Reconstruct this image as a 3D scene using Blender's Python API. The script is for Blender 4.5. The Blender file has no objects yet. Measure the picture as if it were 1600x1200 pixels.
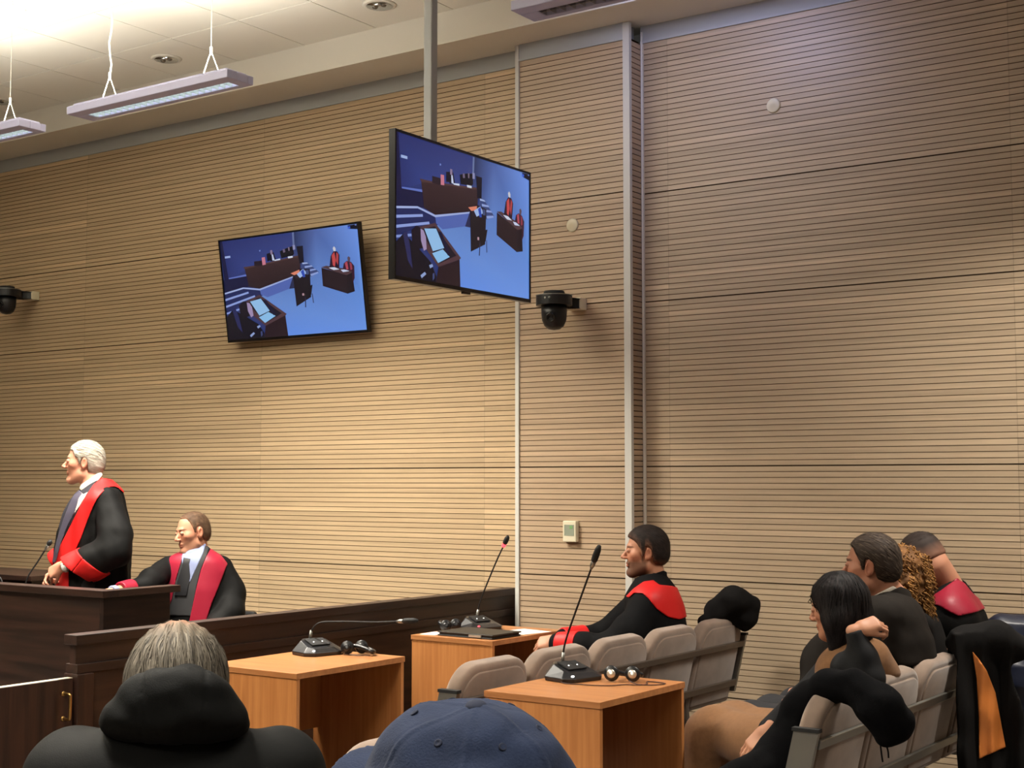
import bpy, bmesh, math, random
import numpy as np
from mathutils import Vector, Matrix

C = bpy.context.scene.collection
SC = bpy.context.scene
R = math.radians

# ------------------------------------------------------------------ camera
EYE = 1.55
YAW = R(35.0)
PITCH = math.atan(152 / 2200)
FPX = 2200.0
cam = bpy.data.cameras.new('camera')
camo = bpy.data.objects.new('camera', cam)
C.objects.link(camo)
camo.location = (0, 0, EYE)
camo.rotation_euler = (R(90) + PITCH, 0, YAW)
cam.sensor_fit = 'HORIZONTAL'
cam.sensor_width = 36.0
cam.lens = FPX / 1600 * 36.0
cam.clip_start = 0.05
SC.camera = camo

# ------------------------------------------------------------------ world, exposure
SC.view_settings.view_transform = 'Standard'
SC.view_settings.look = 'None'
SC.view_settings.gamma = 1.0
SC.view_settings.exposure = 0.55
SC.view_settings.use_curve_mapping = False
w = bpy.data.worlds.new('world')
SC.world = w
w.use_nodes = True
w.node_tree.nodes['Background'].inputs[0].default_value = (0.9, 0.85, 0.8, 1)
w.node_tree.nodes['Background'].inputs[1].default_value = 0.02

# ------------------------------------------------------------------ room dimensions
WALL_Y = 7.11      # face of the slatted wall left of the pilaster
PIL_Y = 7.02       # face of the pilaster
RIGHT_Y = 7.15     # face of the slatted wall right of the pilaster
PIL_X0, PIL_X1 = -4.87, -4.08
SLAT_TOP = 4.145
SOFFIT_Z = 4.24
SOFFIT_Y = 6.73
CEIL_Z = 4.44
ROOM_X0, ROOM_X1 = -13.0, 4.0
ROOM_Y0 = -4.0

# ------------------------------------------------------------------ lamps
def area(name, loc, size, energy, col, spread=180, rot=(0, 0, 0)):
    l = bpy.data.lights.new(name, 'AREA')
    l.shape = 'RECTANGLE'
    l.size, l.size_y = size
    l.energy = energy
    l.color = col
    l.spread = R(spread)
    o = bpy.data.objects.new(name, l)
    o.location = loc
    o.rotation_euler = rot
    C.objects.link(o)
    return o

WARM = (1.0, 0.94, 0.82)
SOFT = (1.0, 0.925, 0.815)
COOL = (0.55, 0.6, 1.0)
FIX_Z = 3.60
# pendant troughs in the picture and unseen lamps added outside it as fill: (x centre, y centre, down, up)
LIT = [(-5.85, 5.02, 106, 27), (-7.62, 5.02, 30, 13), (-9.4, 5.02, 6, 6),
       (-7.6, 2.4, 26, 100), (-5.4, 2.2, 30, 95), (-1.4, 5.75, 46, 0), (-2.9, 1.6, 66, 14), (-0.4, 1.2, 20, 10), (1.0, 5.5, 30, 0),
       (-1.6, -1.4, 26, 14)]
for (x, y, dn, upw) in LIT:
    if dn: area('pendant_and_fill_down', (x, y, FIX_Z - 0.012), (1.1, 0.12), dn, SOFT, 125)
    if upw: area('pendant_and_fill_up', (x, y, FIX_Z + 0.075), (1.1, 0.14), upw, WARM, 150, (R(180), 0, 0))
area('blue_fill', (-3.45, 5.95, 4.36), (0.3, 0.3), 4.6, COOL, 130, (R(58), 0, 0))  # added unseen lamp for the bluish glow high on the right-hand wall

# ------------------------------------------------------------------ helpers
def lin(c):
    return tuple(((v / 255) / 12.92 if v / 255 <= 0.04045 else ((v / 255 + 0.055) / 1.055) ** 2.4) for v in c)

def mat(name, rgb, rough=0.6, metal=0.0, var=0.0, vscale=20.0, stretch=None, bump=0.0, bscale=200.0, emit=None, estr=0.0, spec=None, sheen=0.0, attr=None, coat=0.0):
    m = bpy.data.materials.new(name)
    m.use_nodes = True
    nt = m.node_tree
    b = nt.nodes['Principled BSDF']
    base = lin(rgb) + (1,)
    b.inputs['Base Color'].default_value = base
    b.inputs['Roughness'].default_value = rough
    b.inputs['Metallic'].default_value = metal
    if spec is not None: b.inputs['Specular IOR Level'].default_value = spec
    if sheen:
        b.inputs['Sheen Weight'].default_value = sheen
        b.inputs['Sheen Roughness'].default_value = 0.5
    if coat: b.inputs['Coat Weight'].default_value = coat
    if emit is not None:
        b.inputs['Emission Color'].default_value = lin(emit) + (1,)
        b.inputs['Emission Strength'].default_value = estr
    tc = mp = None
    if var or bump:
        tc = nt.nodes.new('ShaderNodeTexCoord')
        mp = nt.nodes.new('ShaderNodeMapping')
        nt.links.new(tc.outputs['Object'], mp.inputs[0])
        if stretch: mp.inputs['Scale'].default_value = stretch
    src = None
    if attr:
        a = nt.nodes.new('ShaderNodeAttribute')
        a.attribute_name = attr
        src = a.outputs['Color']
        nt.links.new(src, b.inputs['Base Color'])
    if var:
        n = nt.nodes.new('ShaderNodeTexNoise')
        n.inputs['Scale'].default_value = vscale
        n.inputs['Detail'].default_value = 5
        nt.links.new(mp.outputs[0], n.inputs['Vector'])
        r = nt.nodes.new('ShaderNodeMapRange')
        r.inputs[1].default_value = 0.3; r.inputs[2].default_value = 0.7
        r.inputs[3].default_value = 1 - var; r.inputs[4].default_value = 1 + var
        nt.links.new(n.outputs['Fac'], r.inputs[0])
        mx = nt.nodes.new('ShaderNodeVectorMath'); mx.operation = 'SCALE'
        if src: nt.links.new(src, mx.inputs[0])
        else: mx.inputs[0].default_value = base[:3]
        nt.links.new(r.outputs[0], mx.inputs['Scale'])
        nt.links.new(mx.outputs[0], b.inputs['Base Color'])
    if bump:
        n2 = nt.nodes.new('ShaderNodeTexNoise')
        n2.inputs['Scale'].default_value = bscale
        n2.inputs['Detail'].default_value = 3
        nt.links.new(mp.outputs[0], n2.inputs['Vector'])
        bp = nt.nodes.new('ShaderNodeBump')
        bp.inputs['Strength'].default_value = bump
        bp.inputs['Distance'].default_value = 0.004
        nt.links.new(n2.outputs['Fac'], bp.inputs['Height'])
        nt.links.new(bp.outputs[0], b.inputs['Normal'])
    return m

def slat_material(name, base, x0, pitch, blotch=0.10):
    """oak veneer: every slat of every panel length has its own tone; fine grain runs along it"""
    m = bpy.data.materials.new(name)
    m.use_nodes = True
    nt = m.node_tree; N = nt.nodes; L = nt.links
    b = N['Principled BSDF']
    b.inputs['Roughness'].default_value = 0.42
    tc = N.new('ShaderNodeTexCoord')
    sp = N.new('ShaderNodeSeparateXYZ'); L.new(tc.outputs['Object'], sp.inputs[0])
    def math_(op, a, v=None, v2=None):
        n = N.new('ShaderNodeMath'); n.operation = op
        if hasattr(a, 'is_output') or not isinstance(a, (int, float)): L.new(a, n.inputs[0])
        else: n.inputs[0].default_value = a
        if v is not None:
            if isinstance(v, (int, float)): n.inputs[1].default_value = v
            else: L.new(v, n.inputs[1])
        if v2 is not None: n.inputs[2].default_value = v2
        return n.outputs[0]
    row = math_('FLOOR', math_('DIVIDE', math_('SUBTRACT', sp.outputs['Z'], 0.995), 0.032))
    pan = math_('FLOOR', math_('DIVIDE', math_('SUBTRACT', sp.outputs['X'], x0), pitch))
    cv = N.new('ShaderNodeCombineXYZ'); L.new(row, cv.inputs[0]); L.new(pan, cv.inputs[1])
    wn = N.new('ShaderNodeTexWhiteNoise'); wn.noise_dimensions = '3D'; L.new(cv.outputs[0], wn.inputs['Vector'])
    cp = N.new('ShaderNodeCombineXYZ'); L.new(pan, cp.inputs[0])
    prow = math_('FLOOR', math_('DIVIDE', row, 20)); L.new(prow, cp.inputs[1])
    wp = N.new('ShaderNodeTexWhiteNoise'); L.new(cp.outputs[0], wp.inputs['Vector'])
    # grain coordinates: long along x, offset for each slat
    off = math_('MULTIPLY', wn.outputs['Value'], 37.0)
    gx = math_('ADD', math_('MULTIPLY', sp.outputs['X'], 0.9), off)
    gz = math_('MULTIPLY', sp.outputs['Z'], 45.0)
    cg = N.new('ShaderNodeCombineXYZ'); L.new(gx, cg.inputs[0]); L.new(off, cg.inputs[1]); L.new(gz, cg.inputs[2])
    ns = N.new('ShaderNodeTexNoise'); ns.inputs['Scale'].default_value = 1.3; ns.inputs['Detail'].default_value = 5
    L.new(cg.outputs[0], ns.inputs['Vector'])
    lite = math_('MULTIPLY', math_('GREATER_THAN', wn.outputs['Value'], 0.86), 0.24)
    tone = math_('ADD', math_('MULTIPLY', math_('SUBTRACT', wn.outputs['Value'], 0.5), 0.13),
                 math_('MULTIPLY', math_('SUBTRACT', ns.outputs['Fac'], 0.5), 0.55))
    tone = math_('ADD', tone, math_('MULTIPLY', math_('SUBTRACT', wp.outputs['Value'], 0.5), blotch))
    # a light slat fades in along its length
    nb = N.new('ShaderNodeTexNoise'); nb.inputs['Scale'].default_value = 0.9; nb.inputs['Detail'].default_value = 1
    L.new(cg.outputs[0], nb.inputs['Vector'])
    mr = N.new('ShaderNodeMapRange'); mr.inputs[1].default_value = 0.45; mr.inputs[2].default_value = 0.72
    L.new(nb.outputs['Fac'], mr.inputs[0])
    tone = math_('ADD', tone, math_('MULTIPLY', lite, mr.outputs[0]))
    fr = math_('FRACT', math_('DIVIDE', math_('SUBTRACT', sp.outputs['X'], x0), pitch))
    gap = math_('LESS_THAN', fr, 0.0016 / pitch * 1.95)
    tone = math_('SUBTRACT', tone, math_('MULTIPLY', gap, 0.32))
    fac = math_('ADD', tone, 1.0)
    vm = N.new('ShaderNodeVectorMath'); vm.operation = 'SCALE'
    vm.inputs[0].default_value = lin(base); L.new(fac, vm.inputs['Scale'])
    L.new(vm.outputs[0], b.inputs['Base Color'])
    return m

def wood_material(name, c1, c2, scale, rough, axis='Z', coat=0.0):
    """laminate with a grain that runs along one axis"""
    m = bpy.data.materials.new(name)
    m.use_nodes = True
    nt = m.node_tree; N = nt.nodes; L = nt.links
    b = N['Principled BSDF']
    b.inputs['Roughness'].default_value = rough
    if coat: b.inputs['Coat Weight'].default_value = coat; b.inputs['Coat Roughness'].default_value = 0.25
    tc = N.new('ShaderNodeTexCoord'); mp = N.new('ShaderNodeMapping'); L.new(tc.outputs['Object'], mp.inputs[0])
    s = [scale, scale, scale]; s['XYZ'.index(axis)] = scale * 0.06
    mp.inputs['Scale'].default_value = s
    n = N.new('ShaderNodeTexNoise'); n.inputs['Scale'].default_value = 1; n.inputs['Detail'].default_value = 6; n.inputs['Distortion'].default_value = 0.4
    L.new(mp.outputs[0], n.inputs['Vector'])
    r = N.new('ShaderNodeValToRGB')
    r.color_ramp.elements[0].position = 0.35; r.color_ramp.elements[0].color = lin(c1) + (1,)
    r.color_ramp.elements[1].position = 0.68; r.color_ramp.elements[1].color = lin(c2) + (1,)
    L.new(n.outputs['Fac'], r.inputs[0]); L.new(r.outputs[0], b.inputs['Base Color'])
    return m

def origin_of(parent):
    v = Vector((0, 0, 0))
    while parent is not None:
        v += parent.location
        parent = parent.parent
    return v

def link_mesh(name, verts, faces, material, parent=None, smooth=False, loc=None, mats=None, fm=None, colors=None):
    """verts are in world space; the object sits at loc (or its parent's origin)"""
    o0 = origin_of(parent)
    base = o0 if loc is None else Vector(loc)
    me = bpy.data.meshes.new(name)
    vv = np.asarray(verts, float) - np.array(base)
    me.from_pydata([tuple(v) for v in vv], [], [tuple(f) for f in faces])
    for mm in (mats or [material]): me.materials.append(mm)
    if fm is not None: me.polygons.foreach_set('material_index', np.asarray(fm, np.int32))
    if smooth: me.polygons.foreach_set('use_smooth', np.ones(len(me.polygons), bool))
    if colors is not None:
        ca = me.color_attributes.new('tint', 'FLOAT_COLOR', 'POINT')
        ca.data.foreach_set('color', np.asarray(colors, np.float32).ravel())
    me.update()
    o = bpy.data.objects.new(name, me)
    o.location = base - o0
    if parent is not None: o.parent = parent
    C.objects.link(o)
    return o

def bevel(o, w=0.004, seg=2, ang=40):
    md = o.modifiers.new('bevel', 'BEVEL'); md.width = w; md.segments = seg; md.limit_method = 'ANGLE'; md.angle_limit = R(ang)
    return o

class MB:
    """collects shapes, links them as one mesh"""
    def __init__(s): s.v = []; s.f = []; s.m = []; s.mi = 0
    def add(s, vs, fs):
        k = len(s.v)
        s.v += [tuple(v) for v in vs]; s.f += [tuple(i + k for i in f) for f in fs]; s.m += [s.mi] * len(fs)
        return s
    def box(s, a, b, M=None):
        x0, y0, z0 = a; x1, y1, z1 = b
        vs = [(x0, y0, z0), (x1, y0, z0), (x1, y1, z0), (x0, y1, z0), (x0, y0, z1), (x1, y0, z1), (x1, y1, z1), (x0, y1, z1)]
        if M is not None: vs = [M @ Vector(v) for v in vs]
        return s.add(vs, [(0, 3, 2, 1), (4, 5, 6, 7), (0, 1, 5, 4), (1, 2, 6, 5), (2, 3, 7, 6), (3, 0, 4, 7)])
    def prism(s, poly, h0, h1, M=None, top=None):
        """polygon in xy (ccw) from z=h0 to h1; top = a second outline"""
        n = len(poly); t = top or poly
        vs = [(p[0], p[1], h0) for p in poly] + [(p[0], p[1], h1) for p in t]
        if M is not None: vs = [M @ Vector(v) for v in vs]
        return s.add(vs, [tuple(range(n - 1, -1, -1)), tuple(range(n, 2 * n))] + [(i, (i + 1) % n, n + (i + 1) % n, n + i) for i in range(n)])
    def lathe(s, prof, seg=24, M=None):
        """profile [(r, z)...] around z"""
        vs = []; fs = []
        for (r, z) in prof:
            for k in range(seg):
                a = 2 * math.pi * k / seg
                vs.append((r * math.cos(a), r * math.sin(a), z))
        if M is not None: vs = [M @ Vector(v) for v in vs]
        for j in range(len(prof) - 1):
            for k in range(seg):
                k2 = (k + 1) % seg
                fs.append((j * seg + k, j * seg + k2, (j + 1) * seg + k2, (j + 1) * seg + k))
        fs.append(tuple(range(seg - 1, -1, -1))); fs.append(tuple((len(prof) - 1) * seg + k for k in range(seg)))
        return s.add(vs, fs)
    def tube(s, pts, r, seg=8):
        pts = [Vector(p) for p in pts]
        rs = r if hasattr(r, '__len__') else [r] * len(pts)
        n = len(pts); vs = []; fs = []
        t0 = (pts[1] - pts[0]).normalized()
        u = t0.orthogonal().normalized()
        for i in range(n):
            t = (pts[min(i + 1, n - 1)] - pts[max(i - 1, 0)]).normalized()
            u = (u - t * u.dot(t)).normalized(); v = t.cross(u)
            for k in range(seg):
                a = 2 * math.pi * k / seg
                vs.append(pts[i] + (u * math.cos(a) + v * math.sin(a)) * rs[i])
        for i in range(n - 1):
            for k in range(seg):
                k2 = (k + 1) % seg
                fs.append((i * seg + k, i * seg + k2, (i + 1) * seg + k2, (i + 1) * seg + k))
        fs.append(tuple(range(seg - 1, -1, -1))); fs.append(tuple((n - 1) * seg + k for k in range(seg)))
        return s.add(vs, fs)
    def build(s, name, m, parent=None, smooth=False, loc=None, mats=None):
        return link_mesh(name, s.v, s.f, m, parent, smooth, loc, mats, s.m if mats else None)

def spline(pts, n=8):
    """Catmull-Rom through the points"""
    P = [Vector(p) for p in pts]; P = [P[0] * 2 - P[1]] + P + [P[-1] * 2 - P[-2]]
    out = []
    for i in range(1, len(P) - 2):
        for k in range(n):
            t = k / n
            out.append(0.5 * ((2 * P[i]) + (P[i + 1] - P[i - 1]) * t + (2 * P[i - 1] - 5 * P[i] + 4 * P[i + 1] - P[i + 2]) * t * t + (3 * P[i] - P[i - 1] - 3 * P[i + 1] + P[i + 2]) * t ** 3))
    out.append(P[-2])
    return out

def thing(name, label, cat, loc=(0, 0, 0), group=None):
    o = bpy.data.objects.new(name, None)
    o.empty_display_size = 0.1
    o.location = loc
    C.objects.link(o)
    o['label'] = label; o['category'] = cat
    if group: o['group'] = group
    return o

def tag(o, label, cat, group=None):
    o['label'] = label; o['category'] = cat
    if group: o['group'] = group
    return o

def struct(o, label=None):
    o['kind'] = 'structure'
    if label: o['label'] = label
    return o

def frame(o, x, z=None):
    """matrix with origin o and axes x, z (z made square to x)"""
    x = Vector(x).normalized(); z = Vector(z or (0, 0, 1)); z = (z - x * z.dot(x)).normalized(); y = z.cross(x)
    M = Matrix((x, y, z)).transposed().to_4x4(); M.translation = Vector(o)
    return M

# ------------------------------------------------------------------ materials
M_slat_l = slat_material('oak_slats', (193, 168, 134), -5.19 - 1.95 * 20, 1.95)
M_slat_p = slat_material('oak_slats_pilaster', (186, 162, 134), -30.0, 100.0)
M_slat_r = slat_material('oak_slats_right', (184, 163, 136), -3.9 - 1.95 * 20, 1.95)
M_groove = mat('groove_core', (104, 76, 50), 0.9)
M_trim = mat('grey_paint', (176, 180, 182), 0.5)
M_strip = mat('light_strip', (212, 212, 206), 0.45)
M_alu = mat('aluminium', (190, 190, 188), 0.35, 0.85)
M_white = mat('white_paint', (232, 228, 216), 0.7)
M_tile = mat('ceiling_tile', (238, 235, 224), 0.85)
M_gridline = mat('tile_gap', (150, 146, 132), 0.8)
M_floor = mat('carpet', (92, 84, 78), 0.95, var=0.2, vscale=120)
M_wall = mat('plaster', (205, 196, 178), 0.85)
M_wenge = wood_material('wenge', (31, 19, 15), (58, 38, 29), 26, 0.42, 'Y')
M_wengez = wood_material('wenge_upright', (34, 20, 15), (66, 40, 29), 26, 0.42, 'Z')
M_wengex = wood_material('wenge_across', (30, 18, 14), (60, 38, 29), 26, 0.42, 'X')
M_beech = wood_material('beech_upright', (172, 110, 60), (192, 130, 75), 40, 0.42, 'Z')
M_beecht = wood_material('beech_top', (164, 108, 64), (182, 124, 76), 40, 0.36, 'X')
M_black = mat('black_plastic', (22, 23, 26), 0.35)
M_blackm = mat('black_matt', (18, 18, 19), 0.7)
M_gloss = mat('black_gloss', (12, 13, 16), 0.12)
M_chrome = mat('chrome', (215, 215, 212), 0.12, 1.0)
M_steel = mat('brushed_steel', (150, 150, 145), 0.4, 0.9)
M_brass = mat('brass', (196, 158, 96), 0.3, 1.0)
M_fix = mat('lilac_grey_enamel', (180, 180, 212), 0.45)
M_seat = mat('taupe_velvet', (132, 113, 99), 0.95, var=0.2, vscale=9, sheen=0.35, bump=0.15, bscale=300)
M_frame = mat('seat_steel', (112, 102, 94), 0.45, 0.7)
M_paper = mat('paper', (236, 234, 228), 0.8)
M_red_led = mat('red_led', (255, 70, 80), 0.4, emit=(255, 60, 70), estr=2.2)
M_led = mat('white_led', (255, 255, 255), 0.4, emit=(255, 255, 255), estr=1.5)
M_cable = mat('dark_cable', (62, 34, 24), 0.6)
M_cream = mat('cream_plastic', (228, 220, 192), 0.5)
M_lcd = mat('grey_lcd', (150, 158, 140), 0.3)
M_green = mat('green_mark', (120, 170, 110), 0.4)

# ------------------------------------------------------------------ setting
JOINTS = [0.355, 0.995, 1.635, 2.59, 3.23]
def slat_wall(name, x0, x1, y, m, lab):
    """profile of slats and grooves down the wall, drawn along x"""
    zs = []
    z = 0.995 - 0.032 * 31
    prof = [(y, 0.0)]
    k = 0
    while True:
        zz = 0.995 + 0.032 * (k - 31)
        k += 1
        if zz < 0.02: continue
        if zz > SLAT_TOP - 0.02: break
        near = min(abs(zz - j) for j in JOINTS)
        if near < 0.016: hw, d = 0.0036, 0.020
        else: hw, d = 0.0019, 0.007
        prof += [(y, zz - hw), (y + d, zz - hw + 0.0006), (y + d, zz + hw - 0.0006), (y, zz + hw)]
    prof.append((y, SLAT_TOP))
    vs = []; fs = []; fm = []
    n = len(prof)
    for x in (x0, x1):
        vs += [(x, p[0], p[1]) for p in prof]
    for i in range(n - 1):
        fs.append((i, n + i, n + i + 1, i + 1))
        fm.append(0 if prof[i][0] == y and prof[i + 1][0] == y else 1)
    # solid back so that the wall has thickness
    yb = y + 0.12
    b = len(vs)
    vs += [(x0, yb, 0), (x1, yb, 0), (x1, yb, SLAT_TOP), (x0, yb, SLAT_TOP)]
    fs += [(b + 1, b, b + 3, b + 2), (n - 1, 2 * n - 1, b + 2, b + 3), (b, b + 1, n, 0)]; fm += [1, 1, 1]
    o = link_mesh(name, vs, fs, m, None, False, (0, 0, 0), [m, M_groove], fm)
    return struct(o, lab)

slat_wall('wall_left', ROOM_X0, PIL_X0, WALL_Y, M_slat_l, 'oak slatted wall left of the pilaster')
slat_wall('wall_middle', PIL_X0, PIL_X1, PIL_Y, M_slat_p, 'narrow oak slatted pilaster between two grey strips')
slat_wall('wall_right', PIL_X1, ROOM_X1, RIGHT_Y, M_slat_r, 'oak slatted wall right of the pilaster')

# the pilaster's two returns, slatted too
def pil_return(name, x, y0, y1, side):
    b = MB()
    z = 0.003
    while z < SLAT_TOP - 0.03:
        b.box((min(x, x + side * 0.006), y0, z + 0.0026), (max(x, x + side * 0.006), y1, z + 0.032 - 0.0026))
        z += 0.032
    return struct(b.build(name, M_slat_p, None, loc=(0, 0, 0)))
pil_return('wall_return', PIL_X1 + 0.001, PIL_Y + 0.004, RIGHT_Y, 1)

b = MB().box((PIL_X0 - 0.014, PIL_Y - 0.012, 0), (PIL_X0 + 0.012, WALL_Y + 0.01, SLAT_TOP + 0.09))
struct(b.build('trim_1', M_strip, None, loc=(PIL_X0, PIL_Y, 0)), 'pale grey corner strip on the pilaster left edge')
b = MB().box((PIL_X1 - 0.036, PIL_Y - 0.012, 0), (PIL_X1 + 0.008, PIL_Y + 0.016, SLAT_TOP + 0.09))
struct(b.build('trim_2', M_strip, None, loc=(PIL_X1, PIL_Y, 0)), 'grey corner strip on the pilaster right edge')
b = MB().box((PIL_X1 + 0.012, RIGHT_Y - 0.014, 0), (PIL_X1 + 0.024, RIGHT_Y + 0.004, SLAT_TOP + 0.06))
struct(b.build('trim_3', M_white, None, loc=(PIL_X1, RIGHT_Y, 0)), 'thin white strip in the corner right of the pilaster')

def top_band(name, x0, x1, y):
    b = MB()
    b.box((x0, y - 0.006, SLAT_TOP), (x1, y + 0.12, SOFFIT_Z))
    b.box((x0, y - 0.012, SLAT_TOP - 0.010), (x1, y + 0.01, SLAT_TOP + 0.004))
    return struct(b.build(name, M_trim, None, loc=(0, 0, 0)), 'grey painted band along the top of the slats')
top_band('trim_4', ROOM_X0, PIL_X0 - 0.014, WALL_Y)
top_band('trim_5', PIL_X0 + 0.012, PIL_X1 - 0.036, PIL_Y)
top_band('trim_6', PIL_X1 + 0.008, ROOM_X1, RIGHT_Y)

# soffit box under the ceiling along the wall
b = MB().box((ROOM_X0, SOFFIT_Y, SOFFIT_Z), (ROOM_X1, RIGHT_Y + 0.12, CEIL_Z + 0.1))
struct(b.build('ceiling_soffit', M_white, None, loc=(0, 0, 0)), 'white boxed soffit between the ceiling tiles and the wall')

# tiled ceiling: each tile a panel face, the gaps between them real grooves
TILE = 0.62
def ceiling():
    b = MB()
    b.box((ROOM_X0, ROOM_Y0, CEIL_Z + 0.012), (ROOM_X1, SOFFIT_Y, CEIL_Z + 0.1))
    gx0 = -7.63 - TILE * 9; gy0 = 6.12 - TILE * 17
    b2 = MB()
    for i in range(-1, 30):
        for j in range(-1, 20):
            xa, xb = gx0 + i * TILE + 0.004, gx0 + (i + 1) * TILE - 0.004
            ya, yb = gy0 + j * TILE + 0.004, gy0 + (j + 1) * TILE - 0.004
            xa = max(xa, ROOM_X0); xb = min(xb, ROOM_X1); ya = max(ya, ROOM_Y0); yb = min(yb, SOFFIT_Y)
            if xb - xa < 0.02 or yb - ya < 0.02: continue
            b2.box((xa, ya, CEIL_Z), (xb, yb, CEIL_Z + 0.012))
    k = len(b.v)
    b.mi = 1
    b.add(b2.v, b2.f)
    return struct(b.build('ceiling', None, None, loc=(0, 0, 0), mats=[M_gridline, M_tile]), 'white tiled ceiling')
ceiling()
b = MB().box((ROOM_X0, ROOM_Y0, -0.1), (ROOM_X1, RIGHT_Y + 0.12, 0))
struct(b.build('floor', M_floor, None, loc=(0, 0, 0)))
b = MB().box((ROOM_X0 - 0.15, ROOM_Y0, 0), (ROOM_X0, RIGHT_Y + 0.12, CEIL_Z + 0.1)); struct(b.build('wall_far_left', M_slat_p, None, loc=(0, 0, 0)))
b = MB().box((ROOM_X1, ROOM_Y0, 0), (ROOM_X1 + 0.15, RIGHT_Y + 0.12, CEIL_Z + 0.1)); struct(b.build('wall_far_right', M_wall, None, loc=(0, 0, 0)))
b = MB().box((ROOM_X0 - 0.15, ROOM_Y0 - 0.15, 0), (ROOM_X1 + 0.15, ROOM_Y0, CEIL_Z + 0.1)); struct(b.build('wall_near', M_wall, None, loc=(0, 0, 0)))
# ------------------------------------------------------------------ pendant lights
def pendant(label, x0, x1, y0, lit, wires, group='pendant lights over the courtroom'):
    y1 = y0 + 0.185
    z = FIX_Z
    t = thing('pendant_light', label, 'ceiling light', ((x0 + x1) / 2, (y0 + y1) / 2, z), group)
    b = MB()
    gx0, gx1, gy0, gy1 = x0 + 0.09, x1 - 0.07, y0 + 0.075, y1 - 0.035
    b.box((x0, y0, z), (x1, gy0, z + 0.045)); b.box((x0, gy1, z), (x1, y1, z + 0.045))
    b.box((x0, gy0, z), (gx0, gy1, z + 0.045)); b.box((gx1, gy0, z), (x1, gy1, z + 0.045))
    b.box((x0 + 0.03, y0 + 0.02, z + 0.045), (x1 - 0.03, y1 - 0.02, z + 0.06))
    bevel(b.build('housing', M_fix, t), 0.004)
    b = MB().box((gx0, gy0, z + 0.03), (gx1, gy1, z + 0.044))
    b.build('tube_panel', M_tube if lit else M_tube_dim, t)
    b = MB()
    n = 22
    for k in range(n + 1):
        x = gx0 + (gx1 - gx0) * k / n
        b.box((x - 0.0012, gy0, z + 0.004), (x + 0.0012, gy1, z + 0.029))
    b.box((gx0, (gy0 + gy1) / 2 - 0.001, z + 0.006), (gx1, (gy0 + gy1) / 2 + 0.001, z + 0.029))
    b.build('louvre', M_louvre if lit else M_chrome, t)
    for k, x in enumerate(wires):
        ym = (y0 + y1) / 2
        b = MB()
        b.tube([(x - 0.07, ym, z + 0.055), (x, ym, z + 0.20)], 0.0025, 6)
        b.tube([(x + 0.07, ym, z + 0.055), (x, ym, z + 0.20)], 0.0025, 6)
        wob = 0.012 if k == 0 else 0.0
        b.tube([(x + wob * math.sin(i * 1.7), ym, z + 0.20 + (CEIL_Z - z - 0.20) * i / 10) for i in range(11)], 0.005 if k == 0 else 0.0022, 6)
        b.tube([(x, ym, z + 0.18), (x, ym, z + 0.22)], 0.007, 8)
        b.build('hanging_wire', M_white, t)
        MB().lathe([(0.0, 0), (0.035, 0.002), (0.04, 0.025), (0.03, 0.03)], 16, Matrix.Translation((x, ym, CEIL_Z - 0.03))).build('ceiling_rose', M_white, t, True)
    return t
M_tube = mat('lit_tube', (255, 255, 250), 0.5, emit=(250, 255, 248), estr=3.2)
M_tube_dim = mat('unlit_tube', (150, 140, 130), 0.5)
M_louvre = mat('louvre_white', (165, 176, 178), 0.5)
pendant('lit lilac-grey pendant trough light hanging nearest the ceiling soffit, seen whole', -6.50, -5.22, 4.93, True, (-6.25, -5.44))
pendant('lit pendant trough light cut off by the left picture edge', -8.21, -6.93, 4.93, True, (-7.95, -7.15))
pendant('unlit pendant trough light cut off by the top edge, right of the pole', -3.46, -2.18, 4.93, False, (-3.2, -2.42))

def downlight(x, y, label):
    t = thing('downlight', label, 'ceiling light', (x, y, CEIL_Z), 'recessed chrome downlights')
    M = Matrix.Translation((x, y, CEIL_Z))
    MB().lathe([(0.075, -0.004), (0.078, -0.010), (0.098, -0.008), (0.105, 0.0)], 28, M).build('trim_ring', M_white, t, True)
    MB().lathe([(0.080, -0.012), (0.07, -0.006), (0.045, -0.002), (0.0, -0.002)], 28, M).build('reflector', M_chrome, t, True)
    for s in (-1, 1):
        MB().lathe([(0.0, -0.022), (0.012, -0.02), (0.018, -0.012), (0.02, -0.002)], 14, Matrix.Translation((x + s * 0.034, y, CEIL_Z))).build('lamp', M_lamp, t, True)
    return t
M_lamp = mat('frosted_lamp', (120, 112, 100), 0.25, 0.5)
downlight(-5.465, 6.40, 'chrome recessed downlight at the top edge left of the pole')
downlight(-7.372, 6.40, 'chrome recessed downlight above the middle pendant light')
downlight(-9.25, 6.40, 'chrome recessed downlight half hidden at the left picture edge')
t = thing('ceiling_speaker', 'round white ceiling speaker in the top left corner', 'speaker', (-7.4, 5.14, CEIL_Z))
M = Matrix.Translation((-7.4, 5.14, CEIL_Z))
MB().lathe([(0.0, -0.008), (0.10, -0.008), (0.105, -0.004)], 36, M).build('grille', M_tile, t, True)
MB().lathe([(0.105, -0.010), (0.125, -0.008), (0.13, 0.0)], 36, M).build('rim', M_white, t, True)

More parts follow.
